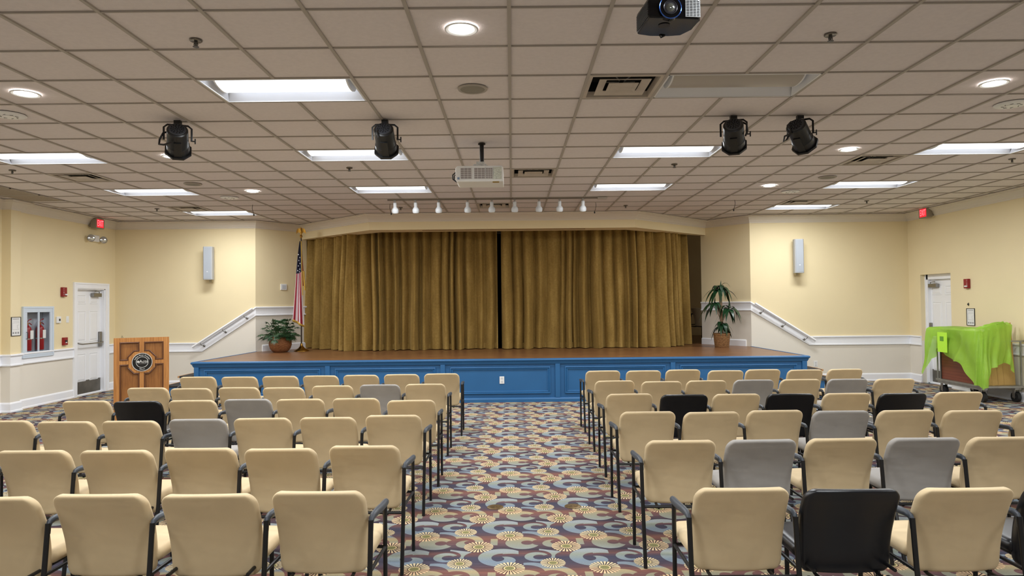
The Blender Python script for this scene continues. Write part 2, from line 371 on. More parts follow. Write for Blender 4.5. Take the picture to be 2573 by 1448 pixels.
sweepo('trim_2',[[(-8.27,-3.5),(-8.27,11.05),(-8.12,11.05),(-8.12,11.27),(-8.2,11.27),(-8.2,12.75)],
  [(-8.2,13.83),(-8.2,BY),(-6.40,BY,0),(-5.30,BY,.726),(-4.54,15.1,.726)]],railprof())
sweepo('trim_3',[[(4.19,15.1,.726),(4.93,BY,.726),(6.12,BY,0),(WX,BY,0),(WX,13.70,0)],[(WX,12.755),(WX,-3.5)]],railprof())
base=[(0,0),(.03,0),(.03,.02),(.02,.035),(.02,.135),(.012,.15),(0,.16)]
sweepo('baseboard_left',[[(-8.27,-3.5),(-8.27,11.05),(-8.12,11.05),(-8.12,11.27),(-8.2,11.27),(-8.2,12.75)],[(-8.2,13.83),(-8.2,BY),(-6.4,BY)]],base)
sweepo('baseboard_right',[[(6.1,BY),(WX,BY),(WX,13.70)],[(WX,12.755),(WX,-3.5)]],base)
sb=[(0,.733),(.02,.733),(.02,.85),(.012,.865),(0,.87)]
def lerp(a,b,t_): return (a[0]+(b[0]-a[0])*t_,a[1]+(b[1]-a[1])*t_)
sweepo('baseboard_stage_left',[[lerp((-5.30,BY),(-4.54,15.1),.12),(-4.54,15.1)]],sb)
sweepo('baseboard_stage_right',[[(4.19,15.1),lerp((4.19,15.1),(4.93,BY),.9)]],sb)

# ------------------------------------------------------------------ ceiling grid
TRO=[(-4,2,1),(2,2,0)]+[(i,k,1) for k in (6,10) for i in (-4,2)]+[(i,k,1) for k in (2,6,10,14) for i in (-10,8)]
TRO+= [(i,k,1) for k in (-2,-6) for i in (-4,2)]+[(i,-4,1) for i in (-10,8)]  # unseen rows behind the camera, added to brighten chair backs and ceiling
VENT=[(1,2),(0,8),(-1,13),(-10,8),(-10,13),(7,7),(8,13)]
holes={}
for i,k,l in TRO: holes[(i,k)]=1; holes[(i+1,k)]=1
for i,k in VENT: holes[(i,k)]=1
m=MB()
for i in range(-15,15):
    for k in range(-13,19):
        if (i,k) in holes: continue
        x0=max(i*T,-8.7); x1=min((i+1)*T,8.7)
        if x1<=x0: continue
        m.add([(x0,ky(k),CZ+.012),(x1,ky(k),CZ+.012),(x1,ky(k+1),CZ+.012),(x0,ky(k+1),CZ+.012)],[(0,1,2,3)])
m.box(-8.7,8.7,-4,19.2,CZ+.2,CZ+.3)
struct(m.build('ceiling',tile_m))
m=MB(); inside=set((i+1,k) for i,k,l in TRO)
for i in range(-14,15):
    k=-12
    while k<19:
        if (i,k) in inside: k+=1; continue
        k2=k
        while k2<19 and (i,k2) not in inside: k2+=1
        m.box(i*T-.012,i*T+.012,ky(k),ky(k2),CZ,CZ+.014); k=k2
for k in range(-12,19): m.box(-8.7,8.7,ky(k)-.0055,ky(k)+.0055,CZ+.0005,CZ+.014)
struct(m.build('trim_4',tbar_m))

def troffer(lit,label,loc,first={}):
    far=loc[1]>12
    t_=thing('ceiling_troffer',label,'ceiling light',loc,0,'recessed fluorescent ceiling lights')
    key=(lit,far)
    if key in first:
        for o in first[key]: c=o.copy(); C.objects.link(c); c.parent=t_
        return t_
    a=.597; b=.293; m=MB()
    # flange
    for x0,x1,y0,y1 in ((-a,a,-b,-b+.012),(-a,a,b-.012,b),(-a,-a+.014,-b,b),(a-.014,a,-b,b)): m.box(x0,x1,y0,y1,.001,.02)
    f1=m.build('frame',white_met,t_)
    m=MB(); h=.1; bi=.175; ai=.555
    for s in (-1,1):
        m.grid(lambda u,v,s=s:((2*u-1)*(a-.014-(a-.014-ai)*v),s*((b-.012)-(b-.012-bi)*v),.006+h*math.sin(v*PI/2)),2,6)
        m.add([(s*(a-.014),-b+.012,.006),(s*(a-.014),b-.012,.006),(s*ai,bi,h),(s*ai,-bi,h)],[(0,1,2,3)])
    m.add([(-ai,-bi,h+.004),(ai,-bi,h+.004),(ai,bi,h+.004),(-ai,bi,h+.004)],[(0,1,2,3)])
    f2=m.build('reflector',refl,t_,smooth=True)
    m=MB(); m.grid(lambda u,v:((2*u-1)*(ai-.035),-bi*math.cos(v*PI),h-.002-.085*math.sin(v*PI)**.8),2,14)
    f3=m.build('lens',lens_on if lit else lens_off,t_,smooth='all')
    f4=[]
    for s in (-1,1): m=MB(); m.prism([(-(bi+.005)*math.cos(v*PI/14),h-.09*math.sin(v*PI/14)**.8) for v in range(15)],s*(ai-.035),s*(ai-.022),'x'); f4.append(m.build('lens_end',white_met,t_))
    if lit:
        ld=bpy.data.lights.new('troffer_tubes','AREA'); ld.shape='RECTANGLE'; ld.size=1.02; ld.size_y=.30; ld.energy=LAMP_W*(.8 if loc[1]>12 else 1); ld.color=(.95,.98,1.0)
        lo=bpy.data.objects.new('troffer_tubes',ld); C.objects.link(lo); lo.parent=t_; lo.location=(0,0,.009); f4.append(lo)
    first[key]=[f1,f2,f3]+f4; return t_
names={(-4,2):'large lit troffer upper left, nearest the camera left of the aisle',(2,2):'unlit troffer with a dark curved lens beside the large air diffuser',
(-4,6):'lit troffer behind the spotlight left of the white projector',(2,6):'lit troffer below and left of the right-hand spotlight pair',
(-4,10):'lit troffer just above the left end of the track light rail',(2,10):'lit troffer just above the right end of the track light rail',
(-10,6):'lit troffer cut by the left edge of the photo',(8,6):'lit troffer cut by the right edge of the photo',
(-10,10):'lit troffer right of the left ceiling diffuser, middle of the outer left row',(8,10):'lit troffer on the right between the round speaker and the right exit sign',
(-10,14):'farthest left lit troffer, in front of the left column speaker',(8,14):'farthest right lit troffer, above the right column speaker'}
for i,k,l in TRO: troffer(l,names.get((i,k),'lit fluorescent troffer added beyond the view, continuing the ceiling rows'),((i+1)*T,ky(k+.5),CZ))

def vent(label,i,k,first=[]):
    t_=thing('air_diffuser',label,'air vent',((i+.5)*T,ky(k+.5),CZ),0,'square ceiling air diffusers')
    if first:
        for o in first: c=o.copy(); C.objects.link(c); c.parent=t_
        return t_
    a=.295; vm=mat('vent_metal',(188,178,166),.5,noise=(5,.1))
    def ring(m,r0,z0,r1,z1):
        P0=[(-r0,-r0,z0),(r0,-r0,z0),(r0,r0,z0),(-r0,r0,z0)]; P1=[(-r1,-r1,z1),(r1,-r1,z1),(r1,r1,z1),(-r1,r1,z1)]
        m.add(P0+P1,[(i_,(i_+1)%4,(i_+1)%4+4,i_+4) for i_ in range(4)])
    m=MB(); ring(m,a,.002,a-.03,.002); ring(m,a-.03,.002,.255,.05); o1=m.build('frame',vm,t_)
    m=MB(); ring(m,.205,.001,.14,.018); ring(m,.205,.001,.204,.006); ring(m,.204,.006,.14,.022); o2=m.build('louver',vm,t_)
    m=MB(); ring(m,.12,-.002,.09,.01); ring(m,.12,-.002,.119,.003); m.box(-.09,.09,-.09,.09,.009,.012); o3=m.build('center_plate',vm,t_)
    m=MB(); m.box(-.265,.265,-.265,.265,.13,.16); ring(m,.256,.05,.256,.14); o4=m.build('duct_box',dark_gap,t_)
    m=MB(); 
    for s in (-1,1): m.tube([(s*.02,-.02,.05),(s*.14,-.19,.11)],.006,6); m.tube([(s*.02,.02,.05),(s*.14,.19,.11)],.006,6)
    o5=m.build('brace',grey_pl,t_)
    first+= [o1,o2,o3,o4,o5]; return t_
for (i,k),l in zip(VENT,['large dusty air diffuser left of the unlit troffer','square air diffuser right of the white projector','square air diffuser behind the middle of the track lights',
 'square air diffuser on the far left, left of the middle troffer','small air diffuser just behind the farthest left troffer','square air diffuser on the right, behind the third spotlight downlight','small air diffuser just behind the farthest right troffer']): vent(l,i,k)
# return grilles on the far left
gm=mat('return_grille',(150,138,124),.7,noise=(60,.12))
for (x0,x1,k,l) in ((-7.87,-7.33,9,'perforated grey return grille on the far left ceiling, nearest of three'),(-7.87,-7.33,10,'perforated grey return grille on the far left, middle of three'),(-7.87,-7.33,11,'perforated grey return grille on the far left, farthest of three')):
    t_=thing('return_grille',l,'air vent',((x0+x1)/2,ky(k+.17),CZ),0,'return grilles in the far left ceiling')
    m=MB(); m.box(-.285,.285,-.285,.285,-.004,.004); m.build('perforated_panel',gm,t_)
    m=MB()
    for a,b,c_,d in ((-.3,.3,-.3,-.285),(-.3,.3,.285,.3),(-.3,-.285,-.3,.3),(.285,.3,-.3,.3)): m.box(a,b,c_,d,-.006,.006)
    m.build('frame',tbar_m,t_)

# round ceiling fittings
def downlight(x,y,label):
    t_=thing('recessed_downlight',label,'ceiling light',(x,y,CZ+.012),0,'round recessed downlights')
    m=MB(); m.lathe([(.082,-.012),(.1,-.016),(.108,-.012),(.108,-.009),(.082,-.009)],28,capb=False,capt=False); m.build('trim_ring',white_met,t_,smooth=True)
    m=MB(); m.lathe([(.082,-.0105),(.05,-.0195),(.0,-.022)],28,capb=False,capt=False); m.build('lamp',down_on,t_,smooth=True)
for x,y,l in ((-.305,ky(.5),'round lit downlight at top centre, nearest the camera'),(-3.96,ky(2.5),'round lit downlight on the upper left'),(-3.96,ky(6.42),'round lit downlight behind the leftmost spotlight'),
 (3.96,ky(2.5),'round lit downlight on the upper right'),(3.96,ky(6.45),'round lit downlight between the right spotlight and the right diffuser'),(-3.96,ky(10.5),'small far downlight left of the track light rail'),(3.96,ky(10.5),'small far downlight right of the track light rail')):
    downlight(x,y,l)
def cspeaker(x,y,label):
    t_=thing('ceiling_speaker',label,'speaker',(x,y,CZ),0,'round grey ceiling speakers')
    m=MB(); m.lathe([(.1,-.003),(.118,-.006),(.122,0),(.122,.006),(.1,.006)],28,capb=False,capt=False); m.build('rim',tbar_m,t_,smooth=True)
    m=MB(); m.lathe([(.1,-.002),(.05,-.006),(0.0005,-.007)],28,capb=False,capt=True); m.build('grille',mat('speaker_grille',(140,136,126),.8,noise=(300,.15)),t_,smooth=True)
for x,y,l in ((-.305,ky(2.5),'round grey ceiling speaker below the top centre downlight'),(-4.56,ky(9.4),'small round speaker above the middle left troffer'),(4.54,ky(9.4),'small round speaker above the middle right troffer')): cspeaker(x,y,l)
def escut(x,y,label):
    t_=thing('smoke_detector_plate',label,'ceiling fitting',(x,y,CZ),0,'round pierced white ceiling plates')
    m=MB(); m.lathe([(.0005,-.012),(.05,-.014),(.052,-.008),(.085,-.01),(.13,-.006),(.14,0),(.14,.006)],28,capb=True,capt=False); m.build('cover',white_met,t_,smooth=True)
    for k in range(8): a=2*PI*k/8; m=MB(); m.tube([(.062*math.cos(a),.062*math.sin(a),-.0105),(.078*math.cos(a+.3),.078*math.sin(a+.3),-.0115)],.004,5); m.build('slot',grey_pl,t_)
for x,y,l in ((-4.55,ky(3.5),'round pierced ceiling plate at the left edge'),(4.55,ky(3.5),'round pierced ceiling plate at the right edge'),(-4.55,ky(11.45),'small round pierced plate beside the far left downlight'),(4.52,ky(11.45),'small round pierced plate beside the far right downlight')): escut(x,y,l)
def sprinkler(x,y,label,first=[]):
    t_=thing('fire_sprinkler',label,'sprinkler',(x,y,CZ),0,'ceiling fire sprinklers')
    if first:
        for o in first: c=o.copy(); C.objects.link(c); c.parent=t_
        return
    m=MB(); m.lathe([(.018,.0),(.036,-.002),(.04,.002),(.04,.01)],18,capb=False,capt=False); m.lathe([(.002,.003),(.018,.0)],18,capb=False,capt=False); o1=m.build('escutcheon',mat('dull_chrome',(120,116,110),.3,1),t_,smooth=True)
    m=MB(); m.lathe([(.011,.0),(.011,-.016),(.006,-.024),(.006,-.036)],12); 
    for s in (-1,1): m.tube([(s*.011,0,-.01),(s*.013,0,-.024),(s*.004,0,-.036)],.0025,6)
    o2=m.build('stem',mat('dark_chrome',(90,88,86),.3,1),t_,smooth=True)
    m=MB(); m.lathe([(.02,-.0385),(.02,-.036)],16); o3=m.build('deflector',MATS['dark_chrome'],t_)
    first+=[o1,o2,o3]
for x,y,l in ((-2.07,4.47,'sprinkler on the upper left near the big lit troffer'),(2.13,4.49,'sprinkler on the upper right near the unlit troffer'),(-2.07,8.72,'sprinkler left of the white projector'),(2.10,8.72,'sprinkler right of the white projector'),
 (-6.35,8.66,'sprinkler near the left edge, left of the diffuser'),(-6.35,12.2,'far left sprinkler above the left exit sign'),(6.36,8.62,'sprinkler near the right edge troffer'),(6.35,12.15,'far right sprinkler left of the right exit sign'),(2.09,12.42,'small far sprinkler right of the track lights'),(-2.01,12.38,'small far sprinkler at the left end of the track lights')): sprinkler(x,y,l)
for x,y,l,dx in ((-4.5,11.85,'black hanging microphone over the far left troffer',.02),(-2.12,11.92,'black hanging microphone at the left end of the track lights',.02),(1.49,12.0,'black hanging microphone at the right end of the track lights',-.02),(3.91,11.9,'black hanging microphone on the right, alone in front of the crown',-.02)):
    t_=thing('hanging_microphone',l,'microphone',(x,y,CZ),0,'black microphones hanging from the ceiling')
    m=MB(); m.tube([(0,0,.01),(dx*-.4,0,-.05),(dx*.2,0,-.11),(dx,0,-.155)],.004,6); m.build('cable',black_pl,t_)
    m=MB(); m.lathe([(.006,.0),(.013,-.012),(.013,-.026),(.006,-.036)],10,c=(dx,0,-.15)); m.build('capsule',black_pl,t_,smooth=True)

# track light rail
m=MB(); m.box(-2.06,1.44,11.33,11.37,CZ-.022,CZ); tr_=thing('track_rail','long grey ceiling track rail carrying nine white lamps','track',(0,0,0))
m.build('rail',mat('rail_grey',(120,112,102),.5),tr_); m=MB(); m.box(1.44,1.60,11.31,11.39,CZ-.028,CZ); m.build('power_feed',tbar_m,tr_,bevel=.003)
hx=[-1.94,-1.595,-1.21,-.727,-.323,.06,.465,.81,1.20]; ordn=['first','second','third','fourth','fifth','sixth','seventh','eighth','ninth','tenth']
hproto=None
for i_,x in enumerate(hx):
    lb=f'white bell-shaped track lamp, {ordn[i_]} of nine from the left'
    if hproto is None:
        hproto=thing('track_lamp',lb,'track light',(x,11.35,CZ-.022),0,'white lamps on the ceiling track')
        Mh=Matrix.Translation((0,0,-.03))@Matrix.Rotation(math.radians(16),4,'X')@Matrix.Scale(1.1,4)
        m=MB(); m.box(-.02,.02,-.014,.014,-.012,0); m.tube([(0,0,-.01),(0,0,-.035)],.007,8); m.build('adapter',grey_pl,hproto)
        m=MB(); m.lathe([(.004,-.0),(.022,-.004),(.026,-.015),(.026,-.075),(.046,-.1),(.052,-.115),(.052,-.15),(.044,-.162)],20,M=Mh,capt=False); m.build('lamp_head',mat('lamp_head_white',(208,212,216),.4),hproto,smooth=True)
        m=MB(); m.lathe([(.045,-.158),(.001,-.15)],20,M=Mh,capb=False); m.build('bulb',grey_pl,hproto)
    else: dup(hproto,(x,11.35,CZ-.022),None,lb)

# theatre spotlights
def spot(x,y,yaw,label,cab,first=[]):
    t_=thing('stage_spotlight',label,'spotlight',(x,y,CZ),0,'black theatre spotlights under the ceiling')
    bd=mat('spot_black',(13,14,16),.4)
    m=MB(); m.box(-.03,.03,-.02,.02,-.03,0); m.tube([(0,0,-.03),(0,0,-.05)],.012,8); m.build('clamp',black_metal,t_)
    Ry=Matrix.Rotation(yaw,4,'Z'); W=.118
    yk=[(-W,0,-.19),(-W,0,-.07),(-W+.03,0,-.045),(0,0,-.042),(W-.03,0,-.045),(W,0,-.07),(W,0,-.19)]
    m=MB(); m.tube([tuple(Ry@Vector(q_)) for q_ in yk],.008,6,sx=.5,sy=1.3); m.build('yoke',black_metal,t_,smooth=True)
    Mb=Ry@Matrix.Translation((0,0,-.185))@Matrix.Rotation(math.radians(-(90+33)),4,'X')@Matrix.Scale(.9,4)
    m=MB(); m.lathe([(.09,-.15),(.102,-.14),(.104,.05),(.112,.06),(.112,.14)],28,M=Mb); m.box(-.035,.035,.075,.115,-.06,.14,M=Mb); m.box(-.035,.035,-.115,-.075,-.06,.14,M=Mb); m.build('housing',bd,t_,smooth=True)
    m=MB(); m.lathe([(.001,-.162),(.076,-.158),(.084,-.148)],24,M=Mb,capt=False); m.build('rear_cap',mat('cap_grey',(46,48,54),.45),t_,smooth=True)
    m=MB()
    for rr,nn in ((.0,1),(.02,5),(.04,9),(.058,13)):
        for k in range(nn): a=2*PI*k/nn+rr*20; m.lathe([(.0058,-.1655),(.0058,-.159)],7,M=Mb@Matrix.Translation((rr*math.cos(a),rr*math.sin(a),0)))
    m.build('vent_holes',dark_gap,t_)
    m=MB(); m.prism([(.138*math.cos(a*PI/4+PI/8),.138*math.sin(a*PI/4+PI/8)) for a in range(8)],.14,.165,'z'); m.v=[tuple(Mb@Vector(v)) for v in m.v]; m.build('filter_frame',bd,t_)
    m=MB()
    for s in (1,): m.tube([tuple(Ry@Vector((s*W,0,-.185))),tuple(Ry@Vector((s*(W+.03),0,-.185)))],.006,8); m.tube([tuple(Ry@Vector((s*(W+.03),0,-.16))),tuple(Ry@Vector((s*(W+.03),0,-.21)))],.006,8)
    m.build('tilt_knob',black_metal,t_)
    m=MB(); m.tube(cab,.009,8); m.build('cable',black_pl,t_,smooth=True)
    m=MB(); m.box(-.012,.012,-.121,-.117,.02,.06,M=Mb); m.box(-.006,.006,-.125,-.118,.0,.04,M=Mb); m.build('latch',grey_pl,t_)
spot(-3.13,6.39,.42,'leftmost black spotlight, hanging in front of a lit downlight',[(0,0,-.03),(-.05,0,-.09),(-.115,-.05,-.13),(-.14,-.06,-.19),(-.125,-.1,-.245),(-.07,-.12,-.255),(0,-.12,-.235)])
spot(-1.19,6.45,.06,'black spotlight just left of the white projector',[(0,0,-.03),(-.03,-.05,-.07),(-.045,-.11,-.11),(-.045,-.17,-.16),(-.03,-.16,-.2)])
spot(2.115,6.43,-.34,'third black spotlight, left one of the right-hand pair',[(0,0,-.03),(.05,-.04,-.06),(.1,-.07,-.1),(.11,-.06,-.16),(.1,-.03,-.2)])
spot(2.754,6.45,-.75,'rightmost black spotlight, turned toward the right',[(0,0,-.04),(-.06,-.02,-.06),(-.12,-.06,-.12),(-.13,-.1,-.18),(-.17,-.1,-.25),(-.2,-.1,-.27),(-.19,-.1,-.22),(-.12,-.1,-.19)])

# white projector
pr=thing('white_projector','white ceiling projector hanging on a black pole','projector',(-.335,7.44,3.065))
m=MB(); m.prism([(-.255,.065),(-.235,.085),(.235,.085),(.255,.065),(.255,-.085),(-.235,-.085),(-.255,-.065)],-.19,.19,'y'); m.build('housing',white_pl,pr,bevel=.006)
m=MB()
for x0,x1 in ((-.20,-.085),(-.055,.06),(.07,.14)):
    m.box(x0,x1,-.1985,-.19,-.055,.06)
m.build('vent_recess',mat('vent_mesh_grey',(150,142,140),.8),pr)
m=MB()
for x0,x1 in ((-.20,-.085),(-.055,.06),(.07,.14)):
    for k in range(4):
        x=x0+(x1-x0)*(k+0)/3; m.box(x-.0015,x+.0015,-.2,-.198,-.055,.06)
    for k in range(6): z=-.055+.115*k/5; m.box(x0,x1,-.2,-.198,z-.0014,z+.0014)
m.build('grille',white_pl,pr)
m=MB(); m.box(.15,.235,-.1965,-.19,-.06,.07); m.build('port_label',mat('port_label',(200,204,192),.6,noise=(90,.25)),pr)
m=MB(); m.box(-.235,-.212,-.1965,-.19,-.06,-.038); m.build('blue_sticker',mat('sticker_blue',(120,140,170),.5),pr)
m=MB(); m.box(.14,.21,-.19,-.15,-.0925,-.0855); m.build('warning_label',mat('label_yellow',(150,120,40),.6),pr)
m=MB(); m.tube([(-.25,-.14,.03),(-.29,-.12,.0),(-.29,-.1,-.04),(-.25,-.1,-.07)],.008,6); m.tube([(-.25,-.1,.02),(-.275,-.1,-.01),(-.275,-.08,-.05),(-.24,-.08,-.075)],.006,6); m.build('cable',black_pl,pr,smooth=True)
m=MB(); m.box(-.1,.1,-.09,.09,.086,.1); m.box(-.07,.07,-.06,.06,.1,.13); m.box(-.04,.05,-.04,.04,.13,.16); m.tube([(.05,0,.12),(.09,0,.12)],.008,8); m.build('mount_bracket',mat('bracket_white',(210,210,206),.4,noise=(40,.2)),pr,bevel=.002)
m=MB(); m.tube([(.02,0,.14),(.02,0,.367)],.0235,14); m.lathe([(.04,.355),(.04,.367)],18,c=(.02,0,0)); m.build('pole',black_metal,pr,smooth=True)

# black projector at the top edge
bp=thing('black_projector','glossy black projector with a blue-ringed lens at the top edge','projector',(.815,3.52,3.155),math.radians(6))
outl=[(-.128,-.12),(.135,-.12),(.15,-.09),(.15,.02),(.115,.10),(.05,.118),(-.05,.122),(-.12,.105),(-.128,.09)]
m=MB(); m.prism(outl,-.05,.055,'z'); m.build('housing',gloss_black,bp,bevel=.008)
m=MB(); m.tube([(-.02,-.1,0),(-.02,-.128,0)],[.06,.056],32); m.build('lens_barrel',gloss_black,bp,smooth=True)
def ringy(m,cx,y,cz,r0,rt,n=40):
    pts=[(cx+r0*math.cos(2*PI*k/n),y,cz+r0*math.sin(2*PI*k/n)) for k in range(n+1)]; m.tube(pts,rt,6,cap=False)
m=MB(); ringy(m,-.02,-.129,0,.056,.0028); m.build('lens_ring',mat('blue_ring',(70,110,190),.15,.8),bp,smooth=True)
m=MB(); ringy(m,-.02,-.13,0,.034,.0025); m.tube([(-.02,-.128,0),(-.02,-.131,0)],[.031,.03],28); m.build('inner_barrel',mat('barrel_grey',(60,60,66),.25,.5),bp,smooth=True)
m=MB(); Ml=Matrix.Translation((-.02,-.131,0))@Matrix.Rotation(PI/2,4,'X'); m.lathe([(.022,0),(.018,.005),(.01,.008),(.001,.009)],24,M=Ml,capb=False); m.build('lens',mat('lens_glass',(120,124,118),.03,.7),bp,smooth=True)
m=MB()
for k in range(11): z=-.042+k*.008; m.box(.06,.138,-.1235,-.1195,z,z+.0035)
for k in range(5): x=.062+k*.018; m.box(x,x+.003,-.1236,-.1195,-.042,.044)
m.build('front_grille',mat('silver_grille',(200,204,206),.25,.6),bp)
m=MB()
for k in range(9): z=-.04+k*.009; m.box(-.1315,-.1275,-.11,.085,z,z+.004)
m.build('side_vent',mat('vent_dark',(52,52,54),.5),bp)
m=MB(); m.tube([(0.0,.1,-.05),(0.01,.112,-.058),(.03,.1,-.05)],.005,6); m.lathe([(.03,-.0535),(.03,-.05)],20,c=(-.02,-.03,0)); m.build('foot',black_pl,bp)
m=MB(); m.box(-.06,.06,-.06,.06,.055,.062); m.tube([(0,0,.06),(0,0,.28)],.02,14); m.lathe([(.05,.27),(.05,.28)],18); m.build('mount_pole',black_metal,bp,smooth=True)

# ------------------------------------------------------------------ doors
def make_door(name,rz,loc,w_,h_,rev,recess,casing,flip):
    # local: x along the wall, -y faces the room, origin at the floor centre of the opening on the wall face
    d=bpy.data.objects.new(name,None); C.objects.link(d); d.location=loc; d.rotation_euler=(0,0,rz); struct(d)
    y0=recess; W=w_/2
    m=MB(); m.box(-W,W,y0,y0+.045,.012,h_); lf=m.build('door_leaf',door_w,d)
    m=MB(); xs=((-W+.115,-.055),(.055,W-.115)); rows=((.26,.80),(1.02,1.62),(1.75,1.93))
    for a,b in xs:
        for c_,e in rows:
            pr_=[(a,c_),(b,c_),(b,e),(a,e)]
            def rg(i0,yA,i1,yB):
                A=[(a+i0,yA,c_+i0),(b-i0,yA,c_+i0),(b-i0,yA,e-i0),(a+i0,yA,e-i0)]; B=[(a+i1,yB,c_+i1),(b-i1,yB,c_+i1),(b-i1,yB,e-i1),(a+i1,yB,e-i1)]
                m.add(A+B,[(k,(k+1)%4,(k+1)%4+4,k+4) for k in range(4)])
            rg(0,y0-.001,.008,y0-.008); rg(.008,y0-.008,.02,y0+.0-.001); rg(.03,y0-.0008,.05,y0-.007)
            m.add([(a+.05,y0-.007,c_+.05),(b-.05,y0-.007,c_+.05),(b-.05,y0-.007,e-.05),(a+.05,y0-.007,e-.05)],[(0,1,2,3)])
    m.build('panel_molding',door_w,lf)
    m=MB(); c0=.1
    if casing:
        for a,b in ((-W-c0,-W),(W,W+c0)): m.box(a,b,-.022,0,0,h_+.0); m.box(a+.0,b,-.03,-.022,0,h_) if False else None
        m.box(-W-c0,W+c0,-.022,0,h_,h_+.1); m.box(-W-c0-.008,-W-c0+.02,-.032,-.001,0,h_+.08); m.box(W+c0-.02,W+c0+.008,-.032,-.001,0,h_+.08); m.box(-W-c0-.008,W+c0+.008,-.032,-.001,h_+.0801,h_+.108)
        m.box(-W-.001,-W+.02,-.004,y0+.05,0,h_+.004); m.box(W-.02,W+.001,-.004,y0+.05,0,h_+.004); m.box(-W,W,-.004,y0+.05,h_-.02,h_+.004)
    else:
        for a,b in ((-W,-W+.075),(W-.075,W)): m.box(a,b,y0-.06,y0+.05,0,h_+.1)
        m.box(-W,W,y0-.06,y0+.05,h_-.0,h_+.1); m.box(-W-.0,-W+.03,y0-.075,y0-.06,0,h_+.1);m.box(W-.03,W,y0-.075,y0-.06,0,h_+.1)
    m.build('door_frame',trim_w,d)
    s=flip
    # closer
    m=MB(); xa,xb=sorted((s*(W-.10),s*(W-.36))); m.box(xa,xb,y0-.075,y0-.005,h_-.16,h_-.085); cl=m.build('door_closer',brushed,d,bevel=.008)
    m=MB(); m.tube([(s*(W-.15),y0-.05,h_-.085),(s*(W-.15),y0-.05,h_-.055),(s*(W-.42),y0-.13,h_-.05),(s*(W-.2),y0-.03,h_-.045)],.009,6); m.build('closer_arm',brushed,cl)
    # push bar
    m=MB(); m.tube([(-W+.05,y0-.01,1.02),(-W+.07,y0-.09,.995),(-W+.14,y0-.1,.985),(W-.14,y0-.1,.985),(W-.09,y0-.09,.995),(W-.07,y0-.02,1.0)],.013,8); pb=m.build('push_bar',brushed,d,smooth=True)
    m=MB(); xa,xb=sorted((s*(W-.04),s*(W-.12))); m.box(xa,xb,y0-.05,y0-.002,.90,1.2); m.build('latch_case',brushed,pb,bevel=.012)
    m=MB(); m.box(-W+.03,W-.03,y0-.004,y0-.0005,.03,.28); m.build('kick_plate',mat('kick_plate_steel',(120,116,108),.4,.9,noise=(5,.2)),d)
    m=MB(); m.box(-W,W,y0-.06,y0+.05,0,.012); m.build('threshold',trim_w,d)
    return d
make_door('door_1',PI/2,(-8.2,13.295,0),.89,2.05,0,.07,True,1)
make_door('door_2',-PI/2,(8.2,13.2275,0),.945,2.06,0,.16,False,-1)
m=MB(); m.box(8.45,8.5,12.755,13.70,0,2.16); m.box(-8.42,-8.36,12.85,13.74,0,2.06); struct(m.build('trim_5',door_w))

# handrails
for s,x0,x1,l in ((-1,-6.56,-5.33,'white handrail sloping up to the stage along the left wall'),(1,6.21,4.98,'white handrail sloping up to the stage along the right wall')):
    t_=thing('handrail',l,'handrail',(0,0,0),0,'stage step handrails')
    m=MB(); a=Vector((x0,14.0,.845)); b=Vector((x1,14.0,1.622)); m.tube([tuple(a),tuple(b)],.023,4,sx=1.2,sy=1.2); m.build('rail',trim_w,t_,bevel=.006)
    for q_ in (.14,.5,.86):
        c_=a+(b-a)*q_; m=MB(); m.tube([tuple(c_+Vector((0,0,-.02))),tuple(c_+Vector((.0,0,-.055))),(c_.x-s*.035,14.03,c_.z-.085),(c_.x-s*.035,14.085,c_.z-.085)],.0065,8); m.lathe([(.026,0),(.026,.01),(.014,.016)],14,M=Matrix.Translation((c_.x-s*.035,14.088,c_.z-.085))@Matrix.Rotation(PI/2,4,'X')); m.build('bracket',brushed,t_,smooth=True)

# ------------------------------------------------------------------ stage
SX0,SX1,SY,SZ=-5.42,5.0,11.62,.733
st_=thing('stage_platform','raised stage with plank top and blue panelled front','stage',(0,0,0))
m=MB(); m.prism([(SX0+.03,SY+.03),(SX1-.03,SY+.03),(4.925,BY),(4.19,15.095),(-4.54,15.095),(-5.295,BY)],SZ-.03,SZ,'z'); m.build('deck',deck,st_)
m=MB(); m.box(-8.3,8.3,15.4,19,SZ-.03,SZ); m.box(-4.5,4.15,15.095,15.4,SZ-.03,SZ); struct(m.build('floor_backstage',deck))
m=MB(); m.prism([(SX0+.02,SY+.02),(SX1-.02,SY+.02),(4.90,BY-.002),(-5.28,BY-.002)],0.0,SZ-.031,'z'); m.build('front_panel',blue_m,st_)
m=MB()
nos=[(0,SZ-.045),(.03,SZ-.04),(.04,SZ-.02),(.035,SZ-.004),(.02,SZ+.004),(-.03,SZ+.004),(-.03,SZ-.045)]
m.sweep([(-5.30,BY),(SX0,SY),(SX1,SY),(4.93,BY)],nos); m.sweep([(-5.30,BY),(SX0,SY),(SX1,SY),(4.93,BY)],[(-.02,SZ-.09),(.005,SZ-.09),(.018,SZ-.06),(.024,SZ-.045),(-.02,SZ-.045)])
m.build('nosing',blue_m,st_)
m=MB(); m.sweep([(-5.30,BY),(SX0,SY),(SX1,SY),(4.93,BY)],[(-.02,0),(.022,0),(.022,.05),(.012,.07),(.006,.075),(-.02,.075)]); m.build('base_molding',blue_m,st_)
pil=[SX0+.045,-3.148,-1.19,.76,2.72,SX1-.045]
for x in pil: m=MB(); m.box(x-.04,x+.04,SY-.012,SY+.03,.076,SZ-.09); m.build('stile',blue_m,st_,bevel=.004)
